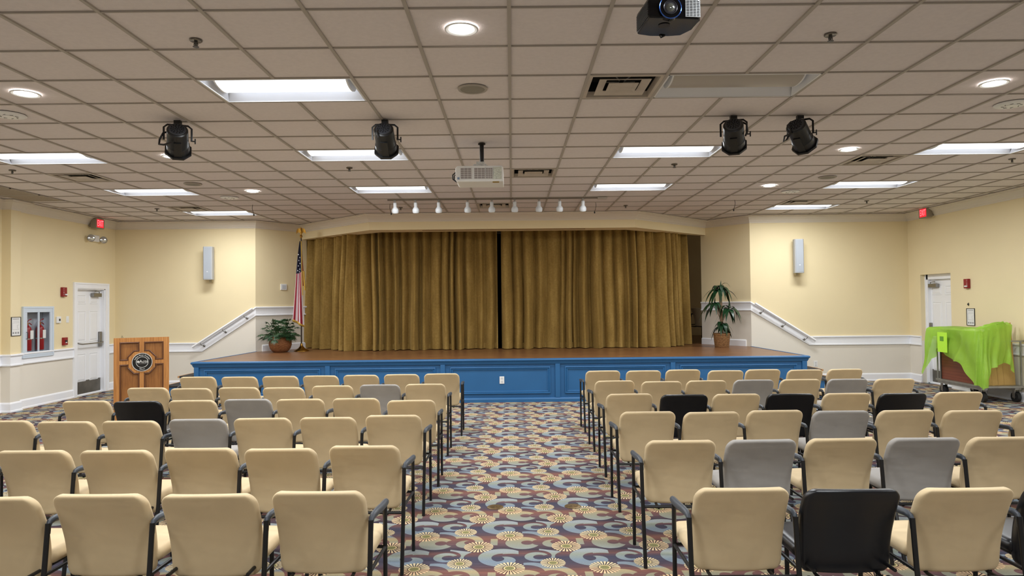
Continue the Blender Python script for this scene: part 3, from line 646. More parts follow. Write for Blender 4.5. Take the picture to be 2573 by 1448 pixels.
for a,b in zip(pil[:-1],pil[1:]):
    x0,x1,z0,z1=a+.12,b-.12,.135,.60; m=MB()
    def rg(i0,yA,i1,yB):
        A=[(x0+i0,yA,z0+i0),(x1-i0,yA,z0+i0),(x1-i0,yA,z1-i0),(x0+i0,yA,z1-i0)]; B=[(x0+i1,yB,z0+i1),(x1-i1,yB,z0+i1),(x1-i1,yB,z1-i1),(x0+i1,yB,z1-i1)]
        m.add(A+B,[(k,(k+1)%4,(k+1)%4+4,k+4) for k in range(4)])
    yb=SY+.019
    for i0,ya,i1,yb_ in ((0,yb,0.004,yb-.022),(.004,yb-.022,.018,yb-.026),(.018,yb-.026,.03,yb-.01),(.03,yb-.01,.038,yb-.016),(.038,yb-.016,.05,yb-.014),(.05,yb-.014,.056,yb)): rg(i0,ya,i1,yb_)
    m.build('panel_molding',blue_m,st_)
t_=thing('power_outlet','white power outlet in the centre of the blue stage front','outlet',(-.188,SY+.018,.373))
m=MB(); m.box(-.04,.04,-.008,0,-.062,.062); m.build('cover_plate',white_pl,t_,bevel=.003)
m=MB(); m.box(-.018,.018,-.0105,-.008,.012,.042); m.box(-.018,.018,-.0105,-.008,-.042,-.012); m.build('socket',mat('socket_grey',(205,205,205),.5),t_)
# steps
for s,xe,l in ((-1,-5.42,'carpeted steps with wood nosing left of the stage, behind the podium'),(1,5.0,'steps with wood nosing at the right end of the stage')):
    t_=thing('stage_steps',l,'steps',(0,0,0),0,'side steps up to the stage'); tread=mat('tread_dark',(34,32,34),.8); nose=mat('tread_wood',(176,134,92),.5)
    for k,z in enumerate((.5,.335,.17)):
        a=xe+s*(.015+.0); b=xe+s*(.235+.27*k); x0,x1=sorted((a,b)); m=MB(); m.box(x0,x1,11.62,BY-.04,z-.163 if k<2 else 0.0,z-.02); m.build('riser',blue_m,t_)
        m=MB(); m.box(x0,x1,11.6,BY-.04,z-.02,z); m.build('tread',tread,t_)
        m=MB(); xa,xb=sorted((b,b+s*.03)); m.box(xa,xb,11.6,BY-.04,z-.03,z+.003); m.build('nosing',nose,t_)

# ------------------------------------------------------------------ curtains
wl=thing('backstage_fill_lamp','small unseen lamp added on the backstage wall to lighten the curtain gap','lamp',(7.2,16.6,2.9),0)
m=MB(); m.lathe([(.06,0),(.09,-.08),(.1,-.1)],16); m.build('lamp_shade',white_met,wl,smooth=True); m=MB(); m.box(-.02,1.08,-.02,.02,.0,.03); m.build('bracket',black_metal,wl)
ld=bpy.data.lights.new('fill_bulb','POINT'); ld.energy=9; ld.shadow_soft_size=.05; ld.color=(1,.85,.62); lo=bpy.data.objects.new('fill_bulb',ld); C.objects.link(lo); lo.parent=wl; lo.location=(0,0,-.14)  # unseen lamp added so the gap beside the curtain is dim, not black
def curtain(path,seed,label,left):
    rnd=random.Random(seed)
    P_=[Vector((a,b)) for a,b in path]; seg=[(P_[i+1]-P_[i]).length for i in range(len(P_)-1)]; L=sum(seg)
    def at(s_):
        for i,d in enumerate(seg):
            if s_<=d or i==len(seg)-1:
                dr=(P_[i+1]-P_[i]).normalized(); return P_[i]+dr*s_,Vector((dr.y,-dr.x))
            s_-=d
    # folds
    cuts=[0]; 
    while cuts[-1]<L: cuts.append(cuts[-1]+rnd.choice((.11,.15,.19,.22,.26))*rnd.uniform(.85,1.15))
    amp=[rnd.choice((.16,.24,.3,.34)) for _ in cuts]; skew=[rnd.uniform(.3,.7) for _ in cuts]; ex=[rnd.choice((.5,.8,1.2,1.6)) for _ in cuts]; lean=[rnd.uniform(-.03,.03) for _ in cuts]
    n=int(L/.011); nz=16; zt,zb=3.31,.742
    import bisect
    def fn(u,v):
        s0=u*L; z=zt+(zb-zt)*v
        s_=s0+.012*math.sin(v*5+s0*3)+.02*math.sin(s0*1.7)*v
        s_=min(max(s_,0),L)
        i=max(0,bisect.bisect_right(cuts,s_)-1); i=min(i,len(cuts)-2); t_=(s_-cuts[i])/(cuts[i+1]-cuts[i])
        k_=skew[i]+lean[i]*v*3; k_=min(.8,max(.2,k_))
        tt=.5*t_/k_ if t_<k_ else .5+.5*(t_-k_)/(1-k_)
        prof=math.sin(PI*tt)**ex[i]
        A=amp[i]*(.75+.35*v)
        d=A*prof-.18+.006*math.sin(s0*40+z*3)
        pt,nr=at(s0); q_=pt+nr*d
        zz=z
        if v>.999: zz=zb+.012*math.sin(s0*9)+.004
        return (q_.x,q_.y,zz)
    t_=thing('stage_curtain',label,'curtain',(0,0,0),0,'gold velvet stage curtains')
    m=MB(); m.grid(fn,n,nz); m.build('drape',velvet,t_,smooth='all')
    m=MB(); 
    m.grid(lambda u,v:(lambda a:(a[0],a[1]-.004,.745+.11*(1-v)))(fn(u,1-.04*(1-v))),n//2,2)
    m.build('hem',velvet,t_,smooth='all')
    return t_
curtain([(-4.60,15.32),(-4.42,15.02),(-3.3,13.98),(-2.6,14.03),(-1.2,14.12),(-.30,14.15)],3,'left half of the gold velvet stage curtain, with a slanted outer edge',True)
curtain([(-.22,14.13),(1.0,14.15),(2.6,14.05),(2.95,14.1),(3.86,14.95)],11,'right half of the gold velvet stage curtain, from centre gap to plant',False)
m=MB(); m.box(-5.5,5.3,15.9,15.95,SZ+.002,3.4); 
bk=thing('backdrop_curtain','black backdrop behind the gap in the gold curtains','curtain',(0,0,0)); bk.location=(0,0,0)
m.v=[]; m.f=[]; m.mi=[]; m.grid(lambda u,v:(-4.6+8.0*u,16.2+.05*math.sin(u*200),SZ+.004+2.6*v),240,2); m.build('drape',mat('black_drape',(10,10,11),.95),bk,smooth='all')
m=MB(); m.tube([(-4.65,15.3,3.32),(-3.3,14.0,3.32),(3.0,14.1,3.32),(3.9,15.0,3.32)],.015,6); t_=m.build('curtain_track',black_metal); tag(t_,'dark curtain track hidden behind the stage header','curtain track')

# ------------------------------------------------------------------ chairs
def pillow(m,W,zs,prof,hw,T_,re,bow=0,nu=22,nv=26,up=False):
    pass
def chair_back():
    m=MB(); nu,nv=30,32; W=.2275; z0,z1=.355,.786; TT=.026
    def prof(z): # rear face y as function of z
        t_=(z-z0)/(z1-z0); return .098-.125*t_**2.1+.006*math.sin(t_*PI)
    rt,rb=.062,.05
    us=[math.sin((i/nu-.5)*PI) for i in range(nu+1)]; vs=[(1-math.cos(PI*j/nv))/2 for j in range(nv+1)]
    for side in (-1,1):
        pts=[]
        for v in vs:
            z=z0+(z1-z0)*v; hw=W*(.955+.045*min(1,v*1.6))
            if z>z1-rt: q_=(z-(z1-rt))/rt; hw-=rt*(1-math.sqrt(max(0,1-q_*q_)))
            if z<z0+rb: q_=((z0+rb)-z)/rb; hw-=rb*(1-math.sqrt(max(0,1-q_*q_)))
            for u in us:
                d=min(hw*(1-abs(u))*1.0,(z1-z),(z-z0)); e=min(1,d/.02); t_=TT*max(0,1-(1-e)**2.6)**.42
                x=hw*u; y=prof(z)+TT+side*t_+.028*(abs(u)**2.2)*.9
                y-= .008*math.sin(v*PI)*(1-u*u)*(1 if side<0 else .3)
                zz=z+.004*(1-u*u)*(v>.9)
                pts.append((x,y,zz))
        n=nu+1; fs=[(j*n+i,j*n+i+1,(j+1)*n+i+1,(j+1)*n+i) for j in range(nv) for i in range(nu)]
        if side>0: fs=[q_[::-1] for q_ in fs]
        m.add(pts,fs)
    return m
def chair_seat():
    m=MB(); nu,nv=20,20; hwx=.237; y0,y1=.15,.545; TT=.033
    us=[math.sin((i/nu-.5)*PI) for i in range(nu+1)]; vs=[(1-math.cos(PI*j/nv))/2 for j in range(nv+1)]
    for side in (-1,1):
        pts=[]
        for v in vs:
            y=y0+(y1-y0)*v; hw=hwx; rt=.07
            if y>y1-rt: q_=(y-(y1-rt))/rt; hw-=rt*(1-math.sqrt(max(0,1-q_*q_)))
            if y<y0+.03: q_=(y0+.03-y)/.03; hw-=.03*(1-math.sqrt(max(0,1-q_*q_)))
            for u in us:
                d=min(hw*(1-abs(u)),y1-y,y-y0); e=min(1,d/.03); t_=TT*math.sqrt(max(0,1-(1-e)**2))
                z=.445+side*t_+.006*(1-u*u)-(.012*max(0,(v-.75)/.25)**2); pts.append((hw*u,y,z))
        n=nu+1; fs=[(j*n+i,j*n+i+1,(j+1)*n+i+1,(j+1)*n+i) for j in range(nv) for i in range(nu)]
        if side<0: fs=[q_[::-1] for q_ in fs]
        m.add(pts,fs)
    return m
def make_chair(fab,arms):
    t_=thing('stacking_armchair' if arms else 'stacking_chair','x','chair')
    chair_back().build('backrest',fab,t_,smooth='all',merge=.0004)
    chair_seat().build('seat',fab,t_,smooth='all',merge=.0004)
    W=.255 if arms else .19
    m=MB(); m.box(-.19,.19,.17,.5,.395,.412); m.tube([(-W,.025,.362),(W,.025,.362)],.01,8); m.tube([(-W,.365,.40),(W,.365,.40)],.009,8)
    for s in (-1,1): m.tube([(s*W,.03,.40),(s*W,.365,.40)],.009,8); m.tube([(s*.15,.03,.352),(s*.15,.11,.352),(s*.15,.3,.4)],.009,6)
    m.build('seat_frame',black_metal,t_)
    for s in (-1,1):
        m=MB(); m.tube([(s*W,-.055,0),(s*W,.02,.42),(s*W,.045,.64)] if arms else [(s*W,-.05,0),(s*W,.05,.3),(s*W,.1,.345)],.0125,10); m.build('leg',black_metal,t_,smooth=True)
        m=MB(); m.tube([(s*W,.365,0),(s*W,.365,.63 if arms else .405)],.0115,10); m.build('leg',black_metal,t_,smooth=True)
        if arms: m=MB(); m.tube([(s*.255,.043,.59),(s*.255,.047,.625),(s*.2555,.058,.643),(s*.256,.085,.65),(s*.257,.16,.647),(s*.259,.26,.638),(s*.257,.34,.632),(s*.256,.385,.63),(s*.255,.41,.626)],[.0125,.013,.0145,.0165,.0185,.0195,.0195,.017,.008],10,sx=1.05,sy=.95); m.build('armrest',arm_m,t_,smooth=True)
    return t_
protos={('tan',1):make_chair(tan_fab,1),('grey',0):make_chair(grey_fab,0),('black',0):make_chair(black_vin,0),('tan',0):make_chair(tan_fab,0),('grey',1):make_chair(grey_fab,1),('black',1):make_chair(black_vin,1)}
used=set()
ROWS={
'L1':[(-2.461,3.24),(-1.999,3.27),(-1.464,3.25),(-.949,3.28)],
'L2':[(-3.035,4.29),(-2.495,4.27),(-1.993,4.31),(-1.468,4.27),(-.955,4.33)],
'L3':[(-4.08,5.44),(-3.52,5.37),(-2.995,5.37),(-2.52,5.42),(-2.008,5.435),(-1.488,5.44),(-.975,5.51)],
'L4':[(-4.11,6.55),(-3.564,6.48),(-3.07,6.51),(-2.558,6.55),(-2.042,6.52),(-1.512,6.53),(-.953,6.36)],
'L5':[(-4.06,7.56),(-3.495,7.46),(-3.02,7.5),(-2.48,7.45),(-2.009,7.57),(-1.487,7.62),(-.985,7.64)],
'L6':[(-4.02,8.68),(-3.461,8.63),(-2.962,8.66),(-2.447,8.66),(-1.941,8.69),(-1.428,8.72),(-.916,8.76)],
'R1':[(1.095,3.26),(1.603,3.22),(2.144,3.22),(2.68,3.25)],
'R2':[(1.079,4.39),(1.601,4.385),(2.127,4.4),(2.653,4.39),(3.169,4.39)],
'R3':[(1.098,5.55),(1.597,5.5),(2.138,5.55),(2.647,5.49),(3.172,5.49),(3.673,5.44),(4.14,5.36)],
'R4':[(1.136,6.64),(1.619,6.54),(2.148,6.55),(2.659,6.52),(3.199,6.52),(3.699,6.47),(4.271,6.52)],
'R5':[(1.16,7.76),(1.644,7.64),(2.183,7.68),(2.725,7.7),(3.25,7.7),(3.781,7.69),(4.272,7.65)],
'R6':[(1.178,8.9),(1.7,8.86),(2.233,8.93),(2.699,8.77),(3.252,8.85),(3.743,8.76),(4.29,8.79)]}
COL={('L3',3):'grey',('L4',1):'black',('L4',3):'grey',('L5',5):'grey',('R1',1):'black',('R1',3):'black',('R2',1):'grey',('R2',3):'grey',('R3',3):'grey',('R4',1):'black',('R4',3):'black',('R4',5):'black',('R5',3):'grey',('R5',5):'grey'}
FABN={'tan':'tan fabric-covered','grey':'grey-covered','black':'black vinyl'}
rown=['nearest row','second-nearest row','third row from the camera','fourth row from the camera','fifth row from the camera','row closest to the stage']
for rk,lst in ROWS.items():
    sg=-1 if rk[0]=='L' else 1; od=list(reversed(lst)) if sg<0 else list(lst)
    for q_ in range(1,len(od)):
        if abs(od[q_][0]-od[q_-1][0])<.508: od[q_]=(od[q_-1][0]+sg*.508,od[q_][1])
    lst=list(reversed(od)) if sg<0 else od
    left=rk[0]=='L'; ri=int(rk[1])-1
    for i_,(x,y) in enumerate(lst):
        c_=COL.get((rk,i_),'tan'); o_=(len(lst)-1-i_) if left else i_
        pos='at the aisle end' if o_==0 else f'{ordn[o_]} from the aisle'
        lb=f"{FABN[c_]} armchair, {pos}, {rown[ri]}, {'left' if left else 'right'} block"
        rz=random.uniform(-.03,.03)
        arm=1 if o_%2==0 else 0
        if not arm: lb=lb.replace('armchair','armless chair')
        p_=protos[(c_,arm)]
        if (c_,arm) not in used: used.add((c_,arm)); p_.location=(x,y,0); p_.rotation_euler=(0,0,rz); p_['label']=lb; p_['group']='armchairs in rows facing the stage'; first_=p_
        else: dup(p_,(x,y,0),rz,lb,'armchairs in rows facing the stage')
dup(protos[('tan',1)],(4.26,15.8,SZ),-1.15,'dark armchair in shadow behind the right end of the curtain','chair standing backstage')
for k_,p_ in protos.items():
    if k_ not in used:
        for ch in list(p_.children): bpy.data.objects.remove(ch)
        bpy.data.objects.remove(p_)

# ------------------------------------------------------------------ podium
ang=math.atan2(.29,.583)
pd=thing('podium','oak podium with cross-shaped frame and round black sign','podium',(-4.9605,9.145,0),ang)
Wp=.326; Hp=1.271
m=MB(); m.prism([(0.012,0),(.45,0),(.45,Hp-.10),(.02,Hp-.01),(.012,Hp-.01)],-Wp+.012,Wp-.012,'x'); m.build('body',oak_panel,pd)
m=MB(); fr=.068
m.box(-Wp,-Wp+fr,-.008,.012,0,Hp); m.box(Wp-fr,Wp,-.008,.012,0,Hp); m.box(-Wp+fr,Wp-fr,-.008,.012,Hp-.055,Hp); m.box(-Wp+fr,Wp-fr,-.008,.012,0,.12)
zc=.945
m.box(-.026,.026,-.008,.012,.12,zc-.14); m.box(-.026,.026,-.008,.012,zc+.14,Hp-.055)
m.box(-Wp+fr,-.15,-.008,.012,zc-.024,zc+.024); m.box(.15,Wp-fr,-.008,.012,zc-.024,zc+.024)
oc=[(.155,.065),(.155,-.065),(.085,-.14),(-.085,-.14),(-.155,-.065),(-.155,.065),(-.085,.14),(.085,.14)]
m.prism([(a,zc+b) for a,b in oc],-.008,.012,'y'); m.build('front_frame',oak,pd)
m=MB(); dk=[]
def mold(pts):
    for (a,b),(c_,d) in zip(pts,pts[1:]+pts[:1]): m.tube([(a,-.004,b),(c_,-.004,d)],.009,6)
for s in (-1,1):
    i0,i1=.034,Wp-fr-.006
    mold([(s*i0,Hp-.064),(s*i1,Hp-.064),(s*i1,zc+.034),(s*.165,zc+.034),(s*.165,zc+.07),(s*.09,zc+.152),(s*i0,zc+.152)])
    mold([(s*i0,.13),(s*i1,.13),(s*i1,zc-.034),(s*.165,zc-.034),(s*.165,zc-.07),(s*.09,zc-.152),(s*i0,zc-.152)])
m.build('molding',mat('dark_oak_molding',(92,52,26),.4),pd)
m=MB(); m.prism([(-.03,Hp),(.47,Hp-.095),(.47,Hp-.075),(-.0,Hp+.012)],-Wp-.004,Wp+.004,'x') if False else m.prism([(.0,Hp-.012),(.46,Hp-.10),(.46,Hp-.085),(.0,Hp+.002)],-Wp,Wp,'x'); m.build('top',oak,pd)
Md=Matrix.Translation((.005,-.009,zc))@Matrix.Rotation(PI/2,4,'X')
m=MB(); m.lathe([(.122,0),(.122,.006),(.118,.009)],48,M=Md); em=m.build('round_sign',mat('sign_black',(14,15,16),.35),pd)
m=MB()
def yring(cx,cz,y,r0,r1,n=56):
    vs=[(cx+rr*math.cos(2*PI*k/n),y,cz+rr*math.sin(2*PI*k/n)) for rr in (r0,r1) for k in range(n)]; m.add(vs,[(k,(k+1)%n,(k+1)%n+n,k+n) for k in range(n)])
yring(.005,zc,-.0195,.1155,.121); yring(.005,zc,-.0195,.068,.0725); m.build('sign_ring',mat('sign_white',(232,232,228),.5),em)
m=MB()
def arc_text(s,size,rad,a0,sp_,bottom=False):
    n=len(s); 
    wid={'i':.5,'I':.55,'l':.5,'t':.65,' ':.6,'W':1.6,'r':.75,'R':1.2,'E':1.1}
    ws=[wid.get(c_,1.0)*sp_ for c_ in s]; tot=sum(ws); pos=-tot/2
    for c_,w_ in zip(s,ws):
        a=pos+w_/2; pos+=w_
        if c_==' ': continue
        if not bottom: x=rad*math.sin(a); z=rad*math.cos(a); rot=-a
        else: x=rad*math.sin(a); z=-rad*math.cos(a); rot=a
        add_text(m,c_,size,textM(.005+x,-.0193,zc+z,rot),.0006)
arc_text('Indian River Estates',.027,.0935,0,.142); arc_text('West',.027,.0935,0,.16,True)
add_text(m,'Acts',.056,textM(.021,-.0193,zc+.008),.0006)
for k in range(6):
    a=k*PI/3; m.lathe([(.0065,0),(.0065,.001)],8,M=Matrix.Translation((-.042+.009*math.cos(a),-.0193,zc+.006+.009*math.sin(a)))@Matrix.Rotation(PI/2,4,'X'))
for k in range(22): m.box(-.045+k*.0047,-.0425+k*.0047,-.0197,-.0192,zc-.021,zc-.0185)
m.build('lettering',MATS['sign_white'],em)
m=MB(); m.tube([(-.25,.1,Hp-.02),(-.235,.1,Hp+.03),(-.22,.1,Hp-.02)],.004,6); m.build('hook',black_metal,pd)
# ------------------------------------------------------------------ wall fittings (left wall: rz=90)
LW=PI/2; RW=-PI/2
def wallthing(name,label,cat,side,y,z,group=None,off=0):
    return thing(name,label,cat,(-8.2+off if side<0 else 8.2-off,y,z),LW if side<0 else RW,group)
# extinguisher cabinet (local x spans .78, z .875)
cb=wallthing('extinguisher_cabinet','pale blue-white framed glass cabinet holding two fire extinguishers','cabinet',-1,11.79,1.275)
cab_w=mat('cabinet_white',(205,216,228),.4); w2,h2=.385,.435
m=MB()
for a,b,c_,d in ((-w2,w2,-h2,-h2+.035),(-w2,w2,h2-.035,h2),(-w2,-w2+.035,-h2+.035,h2-.035),(w2-.035,w2,-h2+.035,h2-.035)): m.box(a,b,-.035,0,c_,d)
a_,b_=.364,.414
for a,b,c_,d in ((-a_,a_,-b_,-b_+.01),(-a_,a_,b_-.01,b_),(-a_,-a_+.01,-b_+.01,b_-.01),(a_-.01,a_,-b_+.01,b_-.01)): m.box(a,b,-.001,.15,c_,d)
m.build('frame',cab_w,cb,bevel=.003)
m=MB(); m.box(-a_+.01,a_-.01,.145,.155,-b_+.01,b_-.01); m.build('back_panel',mat('cabinet_back',(170,176,184),.5),cb)
m=MB(); i=.036
for a,b,c_,d in ((-w2+i,w2-i,-h2+i,-h2+.10),(-w2+i,w2-i,h2-.10,h2-i),(-w2+i,-w2+.10,-h2+.1001,h2-.1001),(w2-.10,w2-i,-h2+.1001,h2-.1001),(-.016,.016,-h2+.1,h2-.1)): m.box(a,b,-.03,-.008,c_,d)
dr=m.build('door',cab_w,cb,bevel=.003)
m=MB(); m.box(-w2+.1,w2-.1,-.02,-.017,-h2+.1,h2-.1); m.build('glass_pane',glass,dr)
m=MB(); m.tube([(-w2+.075,-.03,.0),(-w2+.075,-.055,-.0),(-w2+.075,-.055,-.11),(-w2+.075,-.03,-.11)],.006,6); m.build('handle',black_metal,dr)
for k,dy in enumerate((-.155,.155)):
    e=thing('fire_extinguisher',['red fire extinguisher in the left half of the glass cabinet','red fire extinguisher in the right half of the glass cabinet'][k],'fire extinguisher',(-8.2-.075,11.79+dy+.02,1.275-.32),LW,'fire extinguishers in the wall cabinet')
    m=MB(); m.lathe([(.058,0),(.062,.01),(.062,.36),(.05,.40),(.022,.425),(.018,.45)],22); m.build('cylinder',red_pl,e,smooth=True)
    m=MB(); m.lathe([(.0625,.19),(.0625,.21)],22,capb=False,capt=False); m.build('band',chrome,e)
    m=MB(); m.box(-.02,.055,-.068,-.063,.2,.345); m.build('tag',white_pl,e)
    m=MB(); m.lathe([(.016,.45),(.016,.475)],12); m.build('valve',gold,e,smooth=True)
    m=MB(); m.tube([(-.01,0,.475),(.03,0,.52),(.09,0,.535)],.009,6); m.tube([(-.01,0,.465),(.05,0,.47),(.1,0,.44)],.008,6); m.build('lever',red_pl,e)
    m=MB(); m.tube([(-.015,0,.46),(-.06,0,.44),(-.07,-.01,.3),(-.068,-.02,.12)],.008,6); m.build('hose',black_pl,e,smooth=True)
def evac(side,y,z,label):
    t_=wallthing('evacuation_plan',label,'notice',side,y,z,'framed evacuation plans',.0)
    m=MB()
    for a,b,c_,d in ((-.108,.108,-.155,-.147),(-.108,.108,.147,.155),(-.108,-.1,-.147,.147),(.1,.108,-.147,.147)): m.box(a,b,-.014,0,c_,d)
    m.build('frame',black_pl,t_,bevel=.002)
    m=MB(); m.box(-.101,.101,-.006,-.001,-.148,.148); m.build('sheet',white_pl,t_)
    m=MB(); m.box(-.07,.07,-.0068,-.006,.115,.127); m.box(-.07,.07,-.0065,-.006,.085,.088)
    for a,b,c_,d in ((-.075,.075,.06,.063),(-.075,-.072,-.05,.06),(-.075,.075,-.053,-.05),(.03,.075,.02,.022),(.03,.033,-.03,.02),(.03,.075,-.032,-.03)): m.box(a,b,-.0066,-.006,c_,d)
    for k in range(3): m.box(-.075+.055*k,-.04+.055*k,-.0066,-.006,-.12,-.09)
    m.build('print',mat('print_grey',(150,150,152),.6),t_)
t_=evac(-1,11.165,1.385,'black-framed evacuation plan left of the extinguisher cabinet')
for o in C.objects:
    if o.get('category')=='notice': o.location.x=-8.12
evac(1,12.21,1.345,'black-framed evacuation plan above the green-covered cart')
t_=wallthing('thermostat','white wall thermostat with dark display, right of the cabinet','thermostat',-1,12.32,1.467)
m=MB(); m.box(-.055,.055,-.03,0,-.06,.06); m.build('case',white_pl,t_,bevel=.008); m=MB(); m.box(-.01,.03,-.032,-.03,-.022,.018); m.build('display',black_pl,t_)
t_=wallthing('light_switch','small white switch plate between thermostat and left door','switch',-1,12.585,1.467)
m=MB(); m.box(-.038,.038,-.008,0,-.06,.06); m.build('plate',white_pl,t_,bevel=.003); m=MB(); m.box(-.016,.016,-.012,-.008,-.033,.033); m.build('rocker',white_met,t_)
def strobe(side,y,z,label):
    t_=wallthing('alarm_strobe',label,'fire alarm',side,y,z,'red fire alarm strobes')
    m=MB(); m.box(-.058,.058,-.05,0,-.085,.085); m.build('housing',mat('alarm_red',(140,22,30),.4),t_,bevel=.006)
    m=MB(); m.box(-.012,.05,-.07,-.05,-.06,-.035); m.build('strobe_lens',white_met,t_,bevel=.004)
    m=MB()
    for k,ch in enumerate('FIRE'): add_text(m,ch,.03,textM(-.035 if side<0 else .035,-.0508,.055-.033*k),.0004)
    m.build('lettering',white_pl,t_)
strobe(-1,12.447,1.97,'red alarm strobe on the left wall above the thermostat'); strobe(1,12.263,1.943,'red alarm strobe on the right wall above the evacuation plan')
t_=wallthing('alarm_pull_station','red fire alarm pull station left of the left door','fire alarm',-1,12.485,1.07)
m=MB(); m.box(-.055,.055,-.045,0,-.07,.07); m.build('housing',red_pl,t_,bevel=.006); m=MB(); m.box(-.03,.03,-.055,-.045,-.01,.02); m.build('pull_handle',black_pl,t_); m=MB(); m.box(-.015,.015,-.057,-.045,-.03,-.015); m.build('handle_tip',white_pl,t_)
t_=wallthing('wall_hook','small black knob on the right wall above the evacuation plan','hook',1,12.266,1.571)
m=MB(); m.lathe([(.014,0),(.02,.012),(.012,.02)],14,M=Matrix.Rotation(PI/2,4,'X')); m.build('knob',black_pl,t_)
m=MB(); m.box(-.006,.006,-.004,0,-.03,.03); m.build('back_plate',black_pl,t_)
# exit signs and emergency light
def exit_sign(side,y,z,label):
    t_=wallthing('exit_sign',label,'exit sign',side,y,z,'red exit signs',.04)
    m=MB(); m.prism([(-.14,-.08),(-.125,-.095),(.125,-.095),(.14,-.08),(.14,.08),(.125,.1),(-.125,.1),(-.14,.08)],-.13,-.03,'y'); m.box(-.1,.1,-.03,0.04,-.06,.1); m.build('housing',mat('sign_beige',(150,140,124),.5),t_,bevel=.006)
    m=MB(); m.box(-.105,.105,-.134,-.13,-.075,.08); m.build('red_face',exit_red,t_)
    m=MB(); add_text(m,'EXIT',.17,textM(0,-.1345,.0)@Matrix.Scale(.56,4,(1,0,0)),.0006); m.build('lettering',exit_txt,t_)
exit_sign(-1,13.30,3.315,'red exit sign over the left door'); exit_sign(1,13.28,3.35,'red exit sign over the right door')
t_=wallthing('emergency_light','white two-headed emergency light under the left exit sign','emergency light',-1,13.33,3.03)
m=MB(); m.box(-.12,.12,-.07,0,-.06,.065); m.build('case',white_pl,t_,bevel=.01)
for s in (-1,1):
    m=MB(); M_=Matrix.Translation((s*.2,-.09,-.01))@Matrix.Rotation(-.75,4,'Z')@Matrix.Rotation(PI/2,4,'X'); m.lathe([(.04,-.04),(.06,-.01),(.068,.03)],20,M=M_,capt=False); m.tube([(s*.12,-.03,-.01),(s*.19,-.06,-.01)],.012,8); h_=m.build('lamp_head',white_pl,t_,smooth=True)
    m=MB(); m.lathe([(.062,.028),(.04,.034),(.001,.036)],20,M=M_,capb=False); m.build('lens',mat('silver_lens',(190,190,186),.12,.8),h_,smooth=True)
# column speakers
for x,z0,z1,l,ry in ((-6.20,2.224,2.90,'white column speaker on the left wall beside the stage',.08),(5.865,2.232,2.925,'white column speaker on the right wall beside the stage',-.08)):
    t_=thing('column_speaker',l,'speaker',(x,BY,(z0+z1)/2),0,'white column speakers flanking the stage'); h=(z1-z0)/2
    Mt=Matrix.Translation((0,-.15,0))@Matrix.Rotation(ry,4,'Z')
    m=MB(); m.prism([(-.092,-.06),(-.07,-.082),(.07,-.082),(.092,-.06),(.085,.07),(-.085,.07)],-h,h,'z'); m.v=[tuple(Mt@Vector(v)) for v in m.v]; m.build('enclosure',mat('speaker_white',(178,180,182),.5),t_,bevel=.005)
    m=MB(); m.box(-.072,.072,-.0865,-.083,-h+.02,h-.02,M=Mt); m.build('grille',mat('grille_white',(166,172,180),.6,bump=(600,.001)),t_)
    m=MB(); m.box(-.014,.014,-.0895,-.0865,-h+.155,-h+.17,M=Mt); m.build('badge',white_met,t_)
    m=MB(); m.box(-.04,.04,-.1,0,.08,.16); m.box(-.04,.04,-.1,0,-.2,-.1); m.box(-.03,.03,-.07,0,-h-.05,-h+.06); m.build('bracket',mat('bracket_beige',(190,176,140),.6),t_)
# plate on the angled wall
t_=thing('wall_plate','square white plate on the angled wall left of the flag','wall plate',(-4.9,14.625,2.078),math.atan2(1.0,.76))
m=MB(); m.box(-.075,.075,-.02,0,-.065,.065); m.build('plate',white_pl,t_,bevel=.004); m=MB(); m.box(-.045,.045,-.023,-.02,-.04,.04); m.build('inset',mat('inset_grey',(196,200,206),.5),t_)
t_=thing('wall_outlet','small white outlet on the right wall beside the stage steps','outlet',(6.24,BY,.36))
m=MB(); m.box(-.04,.04,-.008,0,-.065,.065); m.build('cover_plate',white_pl,t_,bevel=.003); m=MB(); m.box(-.016,.016,-.011,-.008,.01,.04); m.box(-.016,.016,-.011,-.008,-.04,-.01); m.build('socket',MATS['socket_grey'],t_)

# ------------------------------------------------------------------ flag
fg=thing('american_flag','american flag furled on a brass pole with an eagle, left of the curtain','flag',(-4.37,14.15,SZ))
m=MB(); m.lathe([(.15,0),(.15,.015),(.13,.03),(.07,.06),(.035,.10),(.025,.13),(.022,.16)],32); m.build('base',gold,fg,smooth=True)
m=MB(); m.tube([(0,0,.12),(0,0,2.36)],.014,12); m.build('pole',mat('pole_dark',(60,46,34),.4,.4),fg,smooth=True)
m=MB(); m.lathe([(.012,2.34),(.024,2.37),(.03,2.39),(.016,2.41),(.012,2.43),(.024,2.46),(.026,2.49),(.018,2.52),(.02,2.54),(.012,2.56)],14)
for s in (-1,1):
    m.grid(lambda u,v,s=s:(s*(.012+.085*u),-.006+.01*v,2.53-.10*v*(1-.35*u)+.035*math.sin(u*PI*.8)-.06*u*u+.0),8,4)
m.lathe([(.004,-.03),(.014,-.01),(.012,.01),(.002,.02)],10,c=(0,-.02,2.55)); m.build('eagle_finial',gold,fg,smooth=True)
flagm=mat('flag_cloth',(200,190,190),.75,sheen=(.2,(255,255,255))); t=NT(flagm); uvn=t.coord('UV'); sp_=t.node('ShaderNodeSeparateXYZ'); t.L.new(uvn,sp_.inputs[0])
str_=t.math('GREATER_THAN',t.math('FRACT',t.math('MULTIPLY_ADD',sp_.outputs[0],3.0,.35)),.5)
cc=t.mix(str_,lin((226,216,220)),lin((148,26,46))); can=t.math('LESS_THAN',t.math('MULTIPLY_ADD',sp_.outputs[0],.06,sp_.outputs[1]),.42)
t.L.new(t.mix(can,cc,lin((26,30,58))),t.b.inputs['Base Color'])
